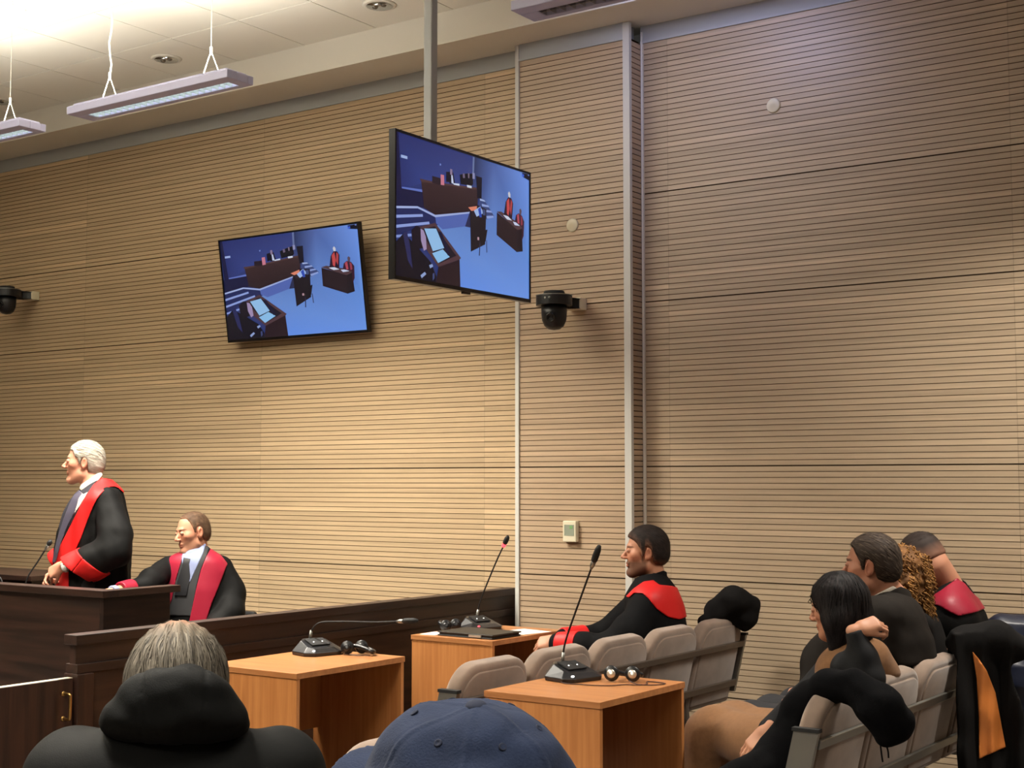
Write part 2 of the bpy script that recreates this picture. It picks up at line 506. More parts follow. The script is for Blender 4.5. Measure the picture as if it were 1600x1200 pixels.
# ------------------------------------------------------------------ televisions
def homography(src, dst):
    A = []
    for (x, y), (u, v) in zip(src, dst):
        A.append([x, y, 1, 0, 0, 0, -u * x, -u * y]); A.append([0, 0, 0, x, y, 1, -v * x, -v * y])
    h = np.linalg.solve(np.array(A, float), np.array(dst, float).ravel())
    return np.append(h, 1).reshape(3, 3)
HG = homography([(100, 270), (1200, 130), (1265, 985), (185, 1080)], [(0, 1), (1, 1), (1, 0), (0, 0)])
def uvp(p):
    q = HG @ np.array([p[0], p[1], 1.0]); return q[0] / q[2], q[1] / q[2]
W_ = (58, 72, 134)
PIC = [  # the courtroom shown on the screens: (outline, colour) or (outline, [colour per corner])
    ([(100, 260), (1205, 125), (1270, 990), (180, 1085)], (46, 60, 120)),
    ([(100, 270), (690, 195), (700, 400), (330, 500), (180, 590)], [(40, 50, 112), (52, 64, 128), (58, 74, 142), (54, 70, 140), (40, 52, 116)]),
    ([(100, 270), (128, 268), (185, 590), (150, 600)], (24, 26, 66)),
    ([(185, 572), (330, 540), (330, 556), (185, 588)], (104, 124, 205)),
    ([(130, 590), (330, 555), (345, 640), (150, 690)], (22, 26, 66)),
    ([(690, 195), (860, 175), (880, 520), (760, 450), (700, 400)], [(40, 50, 90), (84, 108, 176), (104, 140, 214), (66, 84, 140), (60, 74, 130)]),
    ([(860, 175), (1205, 128), (1240, 740), (1180, 620), (880, 520)], [(84, 108, 176), (120, 160, 246), (110, 160, 240), (96, 140, 220), (104, 140, 214)]),
    ([(682, 198), (697, 196), (703, 330), (690, 330)], (110, 124, 170)),
    ([(440, 715), (700, 580), (880, 520), (1180, 620), (1250, 740), (1270, 990), (640, 1045)], [(108, 146, 216), (100, 134, 204), (98, 132, 206), (102, 146, 224), (108, 152, 238), (114, 160, 246), (106, 152, 244)]),
    ([(150, 690), (310, 645), (440, 655), (440, 720), (270, 790), (160, 860)], (34, 44, 96)),
    ([(152, 690), (300, 645), (304, 656), (154, 702)], (176, 192, 240)),
    ([(155, 738), (340, 678), (344, 692), (158, 754)], (150, 170, 232)),
    ([(158, 792), (390, 706), (395, 720), (160, 808)], (150, 170, 232)),
    ([(164, 846), (275, 808), (278, 822), (166, 860)], (140, 160, 226)),
    ([(300, 645), (430, 655), (690, 556), (690, 566), (432, 668), (298, 656)], (170, 186, 236)),
    ([(432, 668), (690, 566), (660, 655), (490, 722), (440, 700)], (86, 108, 186)),
    ([(690, 556), (740, 600), (700, 650), (660, 655)], (40, 44, 84)),
    ([(310, 495), (745, 398), (748, 500), (690, 556), (430, 655), (345, 640)], [(60, 40, 44), (64, 44, 48), (50, 34, 40), (46, 30, 38), (44, 28, 36), (46, 32, 42)]),
    ([(298, 486), (400, 470), (742, 390), (746, 402), (312, 500)], (86, 60, 60)),
    ([(385, 440), (450, 432), (450, 472), (388, 480)], (38, 26, 40)),
    ([(445, 410), (470, 405), (478, 464), (452, 470)], (214, 130, 150)),
    ([(484, 380), (508, 372), (520, 430), (490, 440)], (12, 14, 34)),
    ([(505, 380), (522, 352), (540, 372), (560, 432), (515, 440)], (16, 16, 36)),
    ([(512, 352), (528, 350), (532, 384), (516, 386)], (150, 130, 160)),
    ([(524, 386), (534, 384), (548, 432), (530, 432)], (214, 224, 250)),
    ([(545, 428), (590, 416), (592, 428), (548, 436)], (220, 230, 252)),
    ([(588, 360), (640, 335), (690, 318), (700, 380), (690, 395), (600, 415)], (10, 12, 28)),
    ([(610, 345), (626, 340), (632, 366), (616, 372)], (120, 104, 130)),
    ([(652, 328), (664, 326), (666, 356), (656, 358)], (130, 112, 130)),
    ([(688, 312), (706, 310), (710, 345), (692, 350)], (150, 150, 190)),
    ([(650, 402), (688, 396), (690, 410), (654, 416)], (224, 232, 250)),
    ([(718, 322), (768, 316), (776, 448), (742, 456)], (18, 18, 36)),
    ([(760, 450), (800, 448), (892, 522), (830, 560), (752, 492)], (60, 76, 130)),
    ([(762, 450), (800, 448), (810, 456), (765, 462)], (176, 194, 240)),
    ([(780, 478), (835, 470), (845, 480), (785, 492)], (156, 176, 232)),
    ([(812, 505), (862, 496), (872, 506), (818, 518)], (150, 170, 230)),
    ([(826, 540), (885, 520), (888, 532), (832, 556)], (150, 170, 230)),
    ([(688, 540), (740, 496), (822, 500), (830, 718), (718, 792)], (26, 20, 32)),
    ([(688, 540), (742, 500), (822, 506), (820, 530), (714, 576)], (44, 34, 50)),
    ([(672, 534), (740, 505), (744, 530), (700, 548)], (234, 140, 112)),
    ([(720, 540), (770, 498), (800, 530), (745, 570)], (170, 196, 246)),
    ([(752, 520), (772, 500), (788, 560), (770, 566)], (46, 80, 190)),
    ([(786, 510), (812, 505), (816, 540), (796, 545)], (70, 84, 130)),
    ([(792, 642), (842, 622), (832, 700), (800, 716), (770, 690)], (22, 18, 28)),
    ([(836, 690), (842, 690), (852, 762), (846, 764)], (50, 54, 88)),
    ([(784, 720), (790, 720), (792, 798), (784, 798)], (44, 48, 84)),
    ([(762, 690), (776, 688), (778, 706), (764, 708)], (200, 160, 170)),
    ([(912, 490), (1108, 545), (1108, 690), (922, 632)], (38, 24, 34)),
    ([(1108, 545), (1146, 524), (1166, 672), (1108, 692)], (28, 18, 30)),
    ([(910, 486), (950, 474), (1162, 508), (1140, 530), (1106, 548)], (84, 60, 66)),
    ([(968, 490), (1010, 484), (1050, 502), (1006, 508)], (220, 230, 250)),
    ([(1060, 506), (1110, 500), (1124, 516), (1078, 524)], (210, 222, 250)),
    ([(974, 488), (984, 400), (1006, 360), (1034, 362), (1052, 390), (1050, 492), (1010, 486)], (44, 24, 44)),
    ([(992, 392), (1012, 366), (1024, 430), (1016, 482), (1000, 470)], (206, 78, 80)),
    ([(1028, 368), (1044, 384), (1040, 470), (1026, 440)], (190, 70, 78)),
    ([(1000, 338), (1010, 322), (1022, 336), (1024, 358), (1008, 362)], (214, 214, 226)),
    ([(1076, 500), (1084, 456), (1108, 436), (1140, 444), (1164, 476), (1166, 570), (1150, 610), (1146, 520)], (62, 30, 52)),
    ([(1092, 452), (1110, 440), (1120, 500), (1104, 506)], (190, 80, 96)),
    ([(1128, 446), (1144, 456), (1150, 500), (1136, 510)], (160, 66, 84)),
    ([(1112, 410), (1122, 400), (1134, 412), (1132, 440), (1116, 442)], (96, 76, 92)),
    ([(272, 782), (430, 702), (642, 850), (632, 862), (478, 944)], (84, 58, 66)),
    ([(330, 770), (430, 722), (604, 846), (486, 920)], (30, 24, 40)),
    ([(356, 756), (440, 732), (510, 826), (430, 866)], (156, 204, 250)),
    ([(426, 878), (500, 836), (556, 866), (474, 922)], (148, 204, 252)),
    ([(460, 744), (480, 740), (560, 850), (540, 862)], (22, 24, 56)),
    ([(478, 944), (632, 862), (655, 1034), (470, 1050)], (40, 24, 34)),
    ([(175, 880), (220, 820), (300, 860), (420, 930), (470, 1000), (470, 1050), (185, 1080)], (12, 12, 30)),
    ([(214, 822), (240, 806), (270, 880), (300, 1000), (262, 960)], (40, 44, 92)),
    ([(268, 790), (300, 755), (340, 762), (362, 790), (372, 860), (330, 880), (282, 860)], (20, 16, 34)),
    ([(330, 764), (352, 768), (372, 800), (384, 866), (366, 880), (340, 830)], (170, 150, 190)),
    ([(356, 1020), (384, 994), (396, 1004), (366, 1034)], (150, 170, 220)),
    ([(410, 950), (432, 938), (440, 950), (420, 966)], (150, 170, 220)),
    ([(440, 990), (452, 984), (456, 1014), (444, 1030)], (70, 80, 130)),
    ([(155, 400), (198, 394), (200, 410), (157, 416)], (170, 190, 240)),
    ([(428, 350), (438, 349), (438, 360), (429, 361)], (130, 150, 220)),
    ([(1116, 160), (1195, 146), (1198, 188), (1130, 186)], (12, 14, 34)),
    ([(1118, 168), (1138, 165), (1138, 182), (1120, 186)], (60, 100, 220)),
    ([(1172, 152), (1186, 150), (1187, 158), (1174, 160)], (120, 140, 210)),
]
def screen_material():
    m = bpy.data.materials.new('screen_picture'); m.use_nodes = True
    nt = m.node_tree; b = nt.nodes['Principled BSDF']
    a = nt.nodes.new('ShaderNodeAttribute'); a.attribute_name = 'tint'
    b.inputs['Base Color'].default_value = (0.01, 0.01, 0.012, 1)
    b.inputs['Roughness'].default_value = 0.25
    nt.links.new(a.outputs['Color'], b.inputs['Emission Color'])
    b.inputs['Emission Strength'].default_value = 0.53
    return m
M_screen = screen_material()
M_bezel = mat('bezel', (14, 14, 18), 0.3)

def television(label, centre, W, H, yaw, tilt, roll, bracket=None):
    u = Vector((math.cos(yaw), math.sin(yaw), 0)); n = Vector((math.sin(yaw), -math.cos(yaw), 0))
    v = Vector((0, 0, 1)) * math.cos(tilt) + n * math.sin(tilt)
    u, v = u * math.cos(roll) + v * math.sin(roll), v * math.cos(roll) - u * math.sin(roll)
    n = u.cross(v)
    c = Vector(centre)
    M = Matrix((u, v, n)).transposed().to_4x4(); M.translation = c
    t = thing('television', label, 'television', c)
    w, h = W / 2, H / 2
    bz, bb = 0.012, 0.018
    b = MB()
    b.box((-w, -h, -0.035), (w, h, -0.006), M)
    b.box((-w, -h, -0.006), (-w + bz, h, 0.0), M); b.box((w - bz, -h, -0.006), (w, h, 0.0), M)
    b.box((-w + bz, h - bz, -0.006), (w - bz, h, 0.0), M); b.box((-w + bz, -h, -0.006), (w - bz, -h + bb, 0.0), M)
    b.box((-0.45 * W, -0.42 * H, -0.06), (0.45 * W, 0.2 * H, -0.035), M)
    b.build('bezel', M_bezel, t)
    if roll: MB().box((-0.03, -h - 0.012, -0.02), (0.03, -h, -0.004), M).build('sensor', M_bezel, t)
    vs, fs, cs = [], [], []
    for k, (poly, col) in enumerate(PIC):
        base = len(vs)
        for j, p in enumerate(poly):
            a, e = uvp(p)
            x = min(max((a - 0.5) * W, -w + bz), w - bz); y = min(max((e - 0.5) * H, -h + bb), h - bz)
            vs.append(M @ Vector((x, y, -0.0055 + k * 0.00006)))
            cs.append(lin(col[j] if isinstance(col, list) else col) + (1,))
        fs.append(tuple(range(base + len(poly) - 1, base - 1, -1)))
    link_mesh('screen', vs, fs, M_screen, t, False, None, None, None, cs)
    if bracket: bracket(t, M, c)
    return t
def wall_bracket(t, M, c):
    b = MB()
    b.box((c.x - 0.2, WALL_Y - 0.02, c.z - 0.2), (c.x + 0.2, WALL_Y - 0.001, c.z + 0.2))
    b.box((c.x - 0.05, c.y + 0.05, c.z - 0.06), (c.x + 0.05, WALL_Y - 0.01, c.z + 0.06))
    b.box((-0.25, -0.2, -0.075), (0.25, 0.15, -0.058), M)
    b.build('wall_bracket', M_blackm, t)
def pole_bracket(t, M, c):
    MB().box((-0.2, -0.2, -0.09), (0.2, 0.2, -0.058), M).build('mount_plate', M_blackm, t)
television('wall television tilted forward on the slats, left of the hanging one', (-6.727, 6.965, 2.892), 1.29, 0.729, 0.02, 0.156, 0.0, wall_bracket)
television('television hung side-on at the foot of the grey ceiling pole', (-4.158, 5.556, 2.839), 1.23, 0.70, 1.634, 0.012, 0.019, pole_bracket)
t = thing('ceiling_pole', 'square grey metal pole from the ceiling carrying the hanging television', 'pole', (-4.29, 5.42, CEIL_Z))
bevel(MB().box((-4.316, 5.395, 2.72), (-4.266, 5.445, CEIL_Z)).build('pole', M_trim, t), 0.005)
MB().box((-4.40, 5.33, CEIL_Z - 0.012), (-4.18, 5.51, CEIL_Z)).build('ceiling_plate', M_trim, t)

# ------------------------------------------------------------------ wall cameras, thermostat, discs
def ptz(label, x, yw, z):
    """pan-tilt camera on an arm straight out of the wall face yw; z = underside of its deck"""
    t = thing('wall_camera', label, 'camera', (x, yw, z), 'pan-tilt cameras on the slatted wall')
    yc = yw - 0.27
    T = Matrix.Translation((x, yc, z))
    b = MB().box((x - 0.055, yw - 0.075, z - 0.002), (x + 0.055, yw - 0.002, z + 0.066)); bevel(b.build('wall_block', M_cream, t), 0.004)
    b = MB()
    out = []
    for k in range(33):                       # deck: round in front, narrowing to the wall block
        a = -math.pi / 2 - math.pi * 0.72 + 2 * math.pi * 0.72 * k / 32
        out.append((0.105 * math.cos(a), 0.105 * math.sin(a)))
    out = [(0.05, 0.195), (-0.05, 0.195)] + [(-p[0], p[1]) for p in out]
    b.prism(out, 0.0, 0.056, T)
    bevel(b.build('deck', M_black, t), 0.004)
    MB().prism([(p[0] * 1.02, p[1] * 1.01) for p in out], 0.056, 0.060, T).build('edge_line', M_steel, t)
    MB().lathe([(0.0, 0.061), (0.056, 0.061), (0.062, 0.072), (0.058, 0.084), (0.0, 0.088)], 24, T).build('top_cap', M_blackm, t, True)
    pr_ = [(0.075, 0.0), (0.074, -0.05), (0.07, -0.085), (0.056, -0.118), (0.034, -0.136), (0.0, -0.142)]
    MB().lathe(pr_, 28, T).build('head', M_black, t, True)
    d = Vector((0.25, -0.86, -0.25)).normalized()
    L = frame(Vector((x, yc, z - 0.055)) + d * 0.060, d.orthogonal(), d)
    MB().lathe([(0.026, -0.02), (0.028, 0.012), (0.022, 0.018), (0.019, 0.014), (0.0, 0.012)], 20, L).build('lens', M_gloss, t, True)
    for s in (-1, 1):
        MB().lathe([(0.0, 0.004), (0.006, 0.002), (0.007, -0.004)], 10, frame((x + 0.02 + s * 0.014, yc - 0.103, z + 0.036), (1, 0, 0), (0.2, -1, 0))).build('indicator', M_steel, t)
    return t
ptz('black pan-tilt camera on the pilaster, right of the hanging television', -4.43, PIL_Y, 2.56)
ptz('black pan-tilt camera at the left picture edge', -9.72, WALL_Y, 3.02)

t = thing('thermostat', 'cream wall thermostat with grey screen on the pilaster', 'thermostat', (-4.482, PIL_Y, 1.255))
bevel(MB().box((-4.528, PIL_Y - 0.035, 1.195), (-4.436, PIL_Y - 0.001, 1.318)).build('case', M_cream, t), 0.005)
MB().box((-4.516, PIL_Y - 0.0365, 1.232), (-4.448, PIL_Y - 0.034, 1.296)).build('display', M_lcd, t)
MB().box((-4.478, PIL_Y - 0.0375, 1.272), (-4.458, PIL_Y - 0.036, 1.29)).build('mark', M_green, t)
def disc(x, y, z, label):
    M = frame((x, y, z), (1, 0, 0), (0, -1, 0))
    o = MB().lathe([(0.0, 0.012), (0.034, 0.011), (0.040, 0.007), (0.041, 0.0)], 28, M).build('wall_disc', M_cream, None, True, (x, y, z))
    tag(o, label, 'wall disc', 'round cream discs on the wall')
disc(-4.473, PIL_Y - 0.0005, 3.074, 'round cream disc on the pilaster above the black camera')
disc(-3.229, RIGHT_Y - 0.0005, 3.635, 'round cream disc high on the right-hand wall')

# ------------------------------------------------------------------ dark barrier with gate
BX = -4.92
t = thing('barrier', 'long dark wooden barrier rail running back to the wall', 'barrier', (BX, 5.4, 0))
b = MB()
b.box((BX - 0.085, 3.842, 0.862), (BX, PIL_Y + 0.078, 0.904)); bevel(b.build('cap_rail', M_wenge, t), 0.003)
b = MB(); b.box((BX - 0.062, 3.856, 0.782), (BX - 0.022, PIL_Y + 0.078, 0.862)); b.build('upper_panel', M_wenge, t)
b = MB(); b.box((BX - 0.080, 3.850, 0.742), (BX - 0.004, PIL_Y + 0.078, 0.782)); bevel(b.build('ledge', M_wenge, t), 0.003)
b = MB(); b.box((BX - 0.062, 3.86, 0.0), (BX - 0.018, PIL_Y + 0.078, 0.742)); b.build('lower_panel', M_wenge, t)
b = MB(); b.box((BX - 0.085, 3.845, 0.0), (BX + 0.008, 3.93, 0.742)); bevel(b.build('end_post', M_wengez, t), 0.004)
t = thing('gate', 'dark wooden swing gate with brass handle at the bottom left', 'gate', (BX, 3.4, 0))
bevel(MB().box((BX - 0.055, 2.7, 0.06), (BX - 0.012, 3.838, 0.727)).build('leaf', M_wengez, t), 0.0015)
MB().box((BX - 0.050, 2.7, 0.7272), (BX - 0.017, 3.838, 0.7285)).build('edge_highlight', M_cream, t)  # pale strip stands in for the light caught along the gate's top edge
bevel(MB().box((BX - 0.085, 2.62, 0.0), (BX + 0.008, 2.70, 0.742)).build('gate_post', M_wengez, t), 0.004)
hy = 3.79
h = MB()
h.tube(spline([(BX - 0.01, hy, 0.668), (BX + 0.025, hy, 0.668), (BX + 0.032, hy, 0.655), (BX + 0.032, hy, 0.58), (BX + 0.025, hy, 0.566), (BX - 0.01, hy, 0.566)], 5), 0.0065, 10)
for zz in (0.668, 0.566):
    h.lathe([(0.011, 0), (0.011, 0.003), (0.007, 0.006)], 12, frame((BX - 0.012, hy, zz), (0, 1, 0), (1, 0, 0)))
h.build('handle', M_brass, t, True)

# ------------------------------------------------------------------ counsel desk and the desk beyond it
DX1, DY0, DY1, DZ = -5.77, 4.66, 5.17, 1.0
t = thing('counsel_desk', 'dark wooden desk with raised edge in front of the robed men', 'desk', (-7.4, 4.9, 0))
bevel(MB().box((-10.4, DY0 + 0.025, 0.0), (DX1 - 0.055, DY0 + 0.055, DZ - 0.036)).build('front_panel', M_wengex, t), 0.002)
bevel(MB().box((DX1 - 0.055, DY0 + 0.025, 0.0), (DX1 - 0.025, DY1 - 0.05, DZ - 0.036)).build('end_panel', M_wenge, t), 0.002)
b = MB(); b.box((-10.4, DY0, DZ - 0.036), (DX1, DY0 + 0.10, DZ)); bevel(b.build('front_cap', M_wengex, t), 0.003)
b = MB(); b.box((DX1 - 0.08, DY0 + 0.10, DZ - 0.036), (DX1, DY1, DZ)); bevel(b.build('end_cap', M_wenge, t), 0.003)
MB().box((-10.4, DY0 + 0.055, 0.885), (DX1 - 0.055, DY1 - 0.05, 0.915)).build('work_top', M_wengex, t)
MB().box((-10.43, DY0 + 0.025, 0.0), (-10.4, DY1 - 0.05, DZ - 0.036)).build('end_panel', M_wenge, t)
t = thing('side_desk', 'low dark desk end seen past the standing man at the left edge', 'desk', (-8.9, 5.9, 0))
bevel(MB().box((-10.6, 5.72, 0.905), (-7.80, 6.2, 0.938)).build('top', M_wengex, t), 0.003)
MB().box((-10.5, 5.80, 0.0), (-7.90, 5.83, 0.905)).build('panel', M_wengex, t)
MB().box((-7.93, 5.83, 0.0), (-7.90, 6.15, 0.905)).build('end_panel', M_wenge, t)
MB().box((-10.53, 5.83, 0.0), (-10.5, 6.15, 0.905)).build('end_panel', M_wenge, t)

# ------------------------------------------------------------------ beech tables
TZ = 0.745
def table(x0, x1, y0, y1, label, shelf=False):
    t = thing('side_table', label, 'table', ((x0 + x1) / 2, (y0 + y1) / 2, 0), 'open-sided beech tables')
    th = 0.025
    bevel(MB().box((x0, y0, TZ - th), (x1, y1, TZ)).build('top', M_beecht, t), 0.0015)
    bevel(MB().box((x0 + 0.004, y0 + 0.004, 0), (x1 - 0.004, y0 + 0.024, TZ - th)).build('side_panel', M_beech, t), 0.001)
    bevel(MB().box((x0 + 0.004, y1 - 0.024, 0), (x1 - 0.004, y1 - 0.004, TZ - th)).build('side_panel', M_beech, t), 0.001)
    MB().box((x0 + 0.03, y0 + 0.024, 0.38), (x0 + 0.048, y1 - 0.024, TZ - th)).build('back_panel', M_beech, t)
    return t
table(-4.715, -4.165, 4.375, 5.09, 'beech table against the dark barrier behind the grey-haired head')
table(-3.245, -2.72, 4.445, 5.10, 'nearest beech table, with headphones and cable on top')
table(-4.725, -4.195, 5.82, 6.49, 'far beech table by the pilaster, with folder and papers')

# ------------------------------------------------------------------ conference microphones
def microphone(label, M, path, led, ring, sleeve=True, head=0.085, base=True):
    """M: frame on the table (x towards the user); path: stem points in world space"""
    o = M.to_translation()
    M = M @ Matrix.Scale(1.18, 4)
    t = thing('conference_microphone', label, 'microphone', o, 'gooseneck conference microphones')
    if base:
        bot = [(-.085, -.045, 0), (-.085, .045, 0), (-.035, .092, 0), (.05, .092, 0), (.082, .06, 0), (.082, -.06, 0), (.05, -.092, 0), (-.035, -.092, 0)]
        mid = [(x * 1.03, y * 1.03, 0.014) for x, y, z in bot]
        top = [(-.066, -.026, .056), (-.066, .026, .056), (-.03, .058, .053), (.03, .064, .034), (.058, .045, .027), (.058, -.045, .027), (.03, -.064, .034), (-.03, -.058, .053)]
        vs = [M @ Vector(p) for p in bot + mid + top]
        fs = [tuple(range(8))] + [(i, 8 + i, 8 + (i + 1) % 8, (i + 1) % 8) for i in range(8)] + [(8 + i, 16 + i, 16 + (i + 1) % 8, 8 + (i + 1) % 8) for i in range(8)] + [(16, 17, 18, 23)[::-1], (23, 18, 19, 22)[::-1], (22, 19, 20, 21)[::-1]]
        fs = [f[::-1] for f in fs]
        bevel(link_mesh('base', vs, fs, M_black, t), 0.002, 1, 15)
        P = M @ Matrix.Translation((0.0, 0, 0.0475)) @ Matrix.Rotation(R(18), 4, 'Y')
        MB().box((-0.03, -0.042, -0.002), (0.032, 0.042, 0.0022), P).build('key_panel', M_blackm, t)
        for s in (-1, 1): MB().lathe([(0.0, 0.0042), (0.0022, 0.004), (0.003, 0.002)], 10, P @ Matrix.Translation((0.005, s * 0.02, 0))).build('button', M_led, t)
        MB().lathe([(0.0, 0.007), (0.005, 0.006), (0.007, 0.0)], 12, M @ Matrix.Translation((0.066, -0.058, 0.017)) @ Matrix.Rotation(R(60), 4, 'Y')).build('front_light', M_red_led if led == 'red' else M_led, t)
    path = [Vector(p) for p in path]
    MB().tube(path, 0.0042, 8).build('gooseneck', M_blackm, t, True)
    if sleeve: MB().tube([path[0] - (path[1] - path[0]).normalized() * 0.012, path[0] + (path[1] - path[0]).normalized() * 0.05], [0.009, 0.0065], 10).build('sleeve', M_steel, t, True)
    d = (path[-1] - path[-2]).normalized()
    e = path[-1]
    F = frame(e, d.orthogonal(), d)
    if ring: MB().lathe([(0.0105, -0.012), (0.0115, -0.010), (0.0115, 0.004), (0.0105, 0.006)], 14, F).build('light_ring', M_red_led, t, True)
    else: MB().lathe([(0.005, -0.03), (0.010, -0.012), (0.0105, 0.004), (0.0095, 0.006)], 14, F).build('collar', M_steel, t, True)
    MB().lathe([(0.0098, 0.006), (0.013, 0.012), (0.014, head * 0.4), (0.013, head * 0.72), (0.008, head * 0.94), (0.0, head)], 14, F).build('head', M_blackm, t, True)
    return t
# on the nearest table
M1 = frame((-3.133, 4.90, TZ + 0.0005), (0.97, -0.25, 0))
microphone('tall gooseneck microphone on the nearest beech table', M1, spline([(-3.19, 4.915, 0.80), (-3.165, 4.905, 0.90), (-3.06, 4.86, 1.09), (-2.985, 4.83, 1.225)], 6), 'white', False)
# on the far table: lit red
M3 = frame((-4.60, 6.26, TZ + 0.0005), (0.97, -0.25, 0))
microphone('gooseneck microphone with a lit red ring on the far beech table', M3, spline([(-4.635, 6.28, 0.80), (-4.60, 6.27, 0.90), (-4.475, 6.23, 1.10), (-4.40, 6.21, 1.21)], 6), 'red', True, True, 0.06)
# by the barrier: neck bent down flat
M2 = frame((-4.565, 4.93, TZ + 0.0005), (0.97, -0.25, 0))
microphone('microphone with its neck bent flat on the table by the barrier', M2, spline([(-4.63, 4.95, 0.80), (-4.618, 4.948, 0.845), (-4.57, 4.95, 0.886), (-4.47, 4.98, 0.895), (-4.30, 5.03, 0.898), (-4.16, 5.06, 0.908)], 6), 'white', False)

def headset(label, c1, c2, band, cable, ax, capm=None):
    t = thing('headphones', label, 'headphones', (Vector(c1) + Vector(c2)) / 2, 'translation headphones on the tables')
    for c in (c1, c2):
        F = frame(c, Vector((0, 0, 1)), ax)
        MB().lathe([(0.0, -0.03), (0.014, -0.03), (0.018, -0.012), (0.03, -0.006), (0.032, 0.004), (0.028, 0.012), (0.0, 0.013)], 20, F).build('ear_cup', M_black, t, True)
        MB().lathe([(0.0175, 0.0125), (0.018, 0.016), (0.013, 0.020), (0.0, 0.021)], 18, F).build('cap', capm or M_chrome2, t, True)
    MB().tube(spline(band, 6), 0.010, 8).build('head_band', M_black, t, True)
    if cable: MB().tube(spline(cable, 5), 0.0022, 6).build('cable', M_cable, t, True)
    return t
M_chrome2 = mat('satin_silver', (222, 214, 200), 0.3, 0.7)
hz = TZ + 0.034
axh = (0.35, -0.93, 0.1)
headset('black headphones with silver caps on the nearest beech table', (-2.962, 4.93, hz), (-2.884, 4.965, hz),
        [(-2.967, 4.945, hz + 0.002), (-2.98, 5.0, TZ + 0.03), (-2.95, 5.05, TZ + 0.015), (-2.87, 5.01, TZ + 0.025), (-2.88, 4.975, hz + 0.002)],
        [(-3.13, 4.80, TZ + 0.004), (-3.08, 4.765, TZ + 0.003), (-3.02, 4.775, TZ + 0.003), (-2.955, 4.785, TZ + 0.003), (-2.895, 4.82, TZ + 0.003), (-2.865, 4.875, TZ + 0.003), (-2.82, 4.89, TZ + 0.003), (-2.80, 4.93, TZ + 0.003), (-2.835, 5.00, TZ + 0.003), (-2.75, 4.99, TZ + 0.003), (-2.775, 4.92, TZ + 0.003), (-2.83, 4.90, TZ + 0.005), (-2.885, 4.935, TZ + 0.01)], axh)
headset('black headphones lying behind the microphone by the barrier', (-4.425, 4.985, hz), (-4.39, 5.045, hz),
        [(-4.44, 5.0, hz), (-4.40, 5.02, hz + 0.004), (-4.34, 5.02, TZ + 0.028), (-4.30, 5.01, TZ + 0.02), (-4.33, 5.06, TZ + 0.015), (-4.40, 5.065, hz)], [(-4.43, 4.97, TZ + 0.004), (-4.36, 4.97, TZ + 0.003), (-4.30, 5.0, TZ + 0.003)], (0.5, -0.85, 0.2), M_black)
headset('black headphones heaped on the far beech table behind the folder', (-4.655, 6.115, hz), (-4.655, 6.03, hz),
        [(-4.665, 6.115, hz), (-4.70, 6.10, TZ + 0.04), (-4.71, 6.06, TZ + 0.05), (-4.695, 6.03, TZ + 0.045), (-4.665, 6.03, hz)], None, (0.7, -0.7, 0.1), M_black)

# folder and papers on the far table
FM = frame((-4.395, 5.985, TZ + 0.0008), (0.995, -0.02, 0))
t = thing('folder', 'black zipped document folder lying on the far beech table', 'folder', FM.to_translation())
b = MB(); b.box((-0.19, -0.12, 0), (0.17, 0.13, 0.008), FM); bevel(b.build('lower_cover', M_black, t), 0.004)
b = MB(); b.box((-0.18, -0.115, 0.008), (0.165, 0.12, 0.016), FM); b.build('pages', M_blackm, t)
b = MB(); b.box((-0.19, -0.12, 0.016), (0.175, 0.13, 0.024), FM); bevel(b.build('upper_cover', M_folder, t) if 'M_folder' in globals() else b.build('upper_cover', mat('folder_leather', (34, 33, 30), 0.4), t), 0.004)
b = MB(); b.box((0.02, -0.1235, 0.006), (0.1, -0.118, 0.018), FM); b.build('clasp', M_chrome2, t)
PM = frame((-4.30, 6.27, TZ + 0.0006), (0.98, -0.2, 0))
t = tag(MB().box((-0.12, -0.105, 0), (0.09, 0.105, 0.0016), PM).build('paper_sheets', M_paper, None, False, PM.to_translation()), 'white paper sheets beside the folder on the far beech table', 'paper')
PM = frame((-4.65, 5.93, TZ + 0.0006), (0.98, 0.1, 0))
t = tag(MB().box((-0.05, -0.07, 0), (0.045, 0.07, 0.0016), PM).build('paper_slip', M_paper, None, False, PM.to_translation()), 'small white paper slip under the left end of the folder', 'paper')

# things on the counsel desk
microphone('thin gooseneck microphone in front of the standing robed man', frame((-6.78, 4.93, 0.9155), (0, 1, 0)), spline([(-6.78, 4.93, 0.94), (-6.76, 4.94, 1.02), (-6.72, 4.97, 1.10), (-6.66, 4.99, 1.19)], 6), 'white', False, False, 0.04, base=False)
microphone('gooseneck microphone tip at the far left edge behind the counsel desk', frame((-7.45, 5.0, 0.9155), (0, 1, 0)), spline([(-7.30, 5.0, 0.93), (-7.33, 5.0, 1.01), (-7.38, 5.0, 1.06), (-7.46, 5.0, 1.12)], 6), 'white', False, False, 0.05, base=False)
o = MB().tube(spline([(-7.10, 4.9, 0.92), (-7.08, 4.9, 1.0), (-7.02, 4.9, 1.025), (-6.95, 4.9, 1.0), (-6.92, 4.9, 0.92)], 6), 0.004, 8).build('loose_cable', M_blackm, None, True, (-7.0, 4.9, 0.92))
tag(o, 'black cable loop standing up behind the counsel desk edge', 'cable')
PM = frame((-6.35, 4.98, 0.916), (0.98, 0.1, 0))
tag(MB().box((-0.15, -0.105, 0), (0.15, 0.105, 0.004), PM).build('desk_papers', M_paper, None, False, PM.to_translation()), 'white papers on the counsel desk before the seated robed man', 'paper')

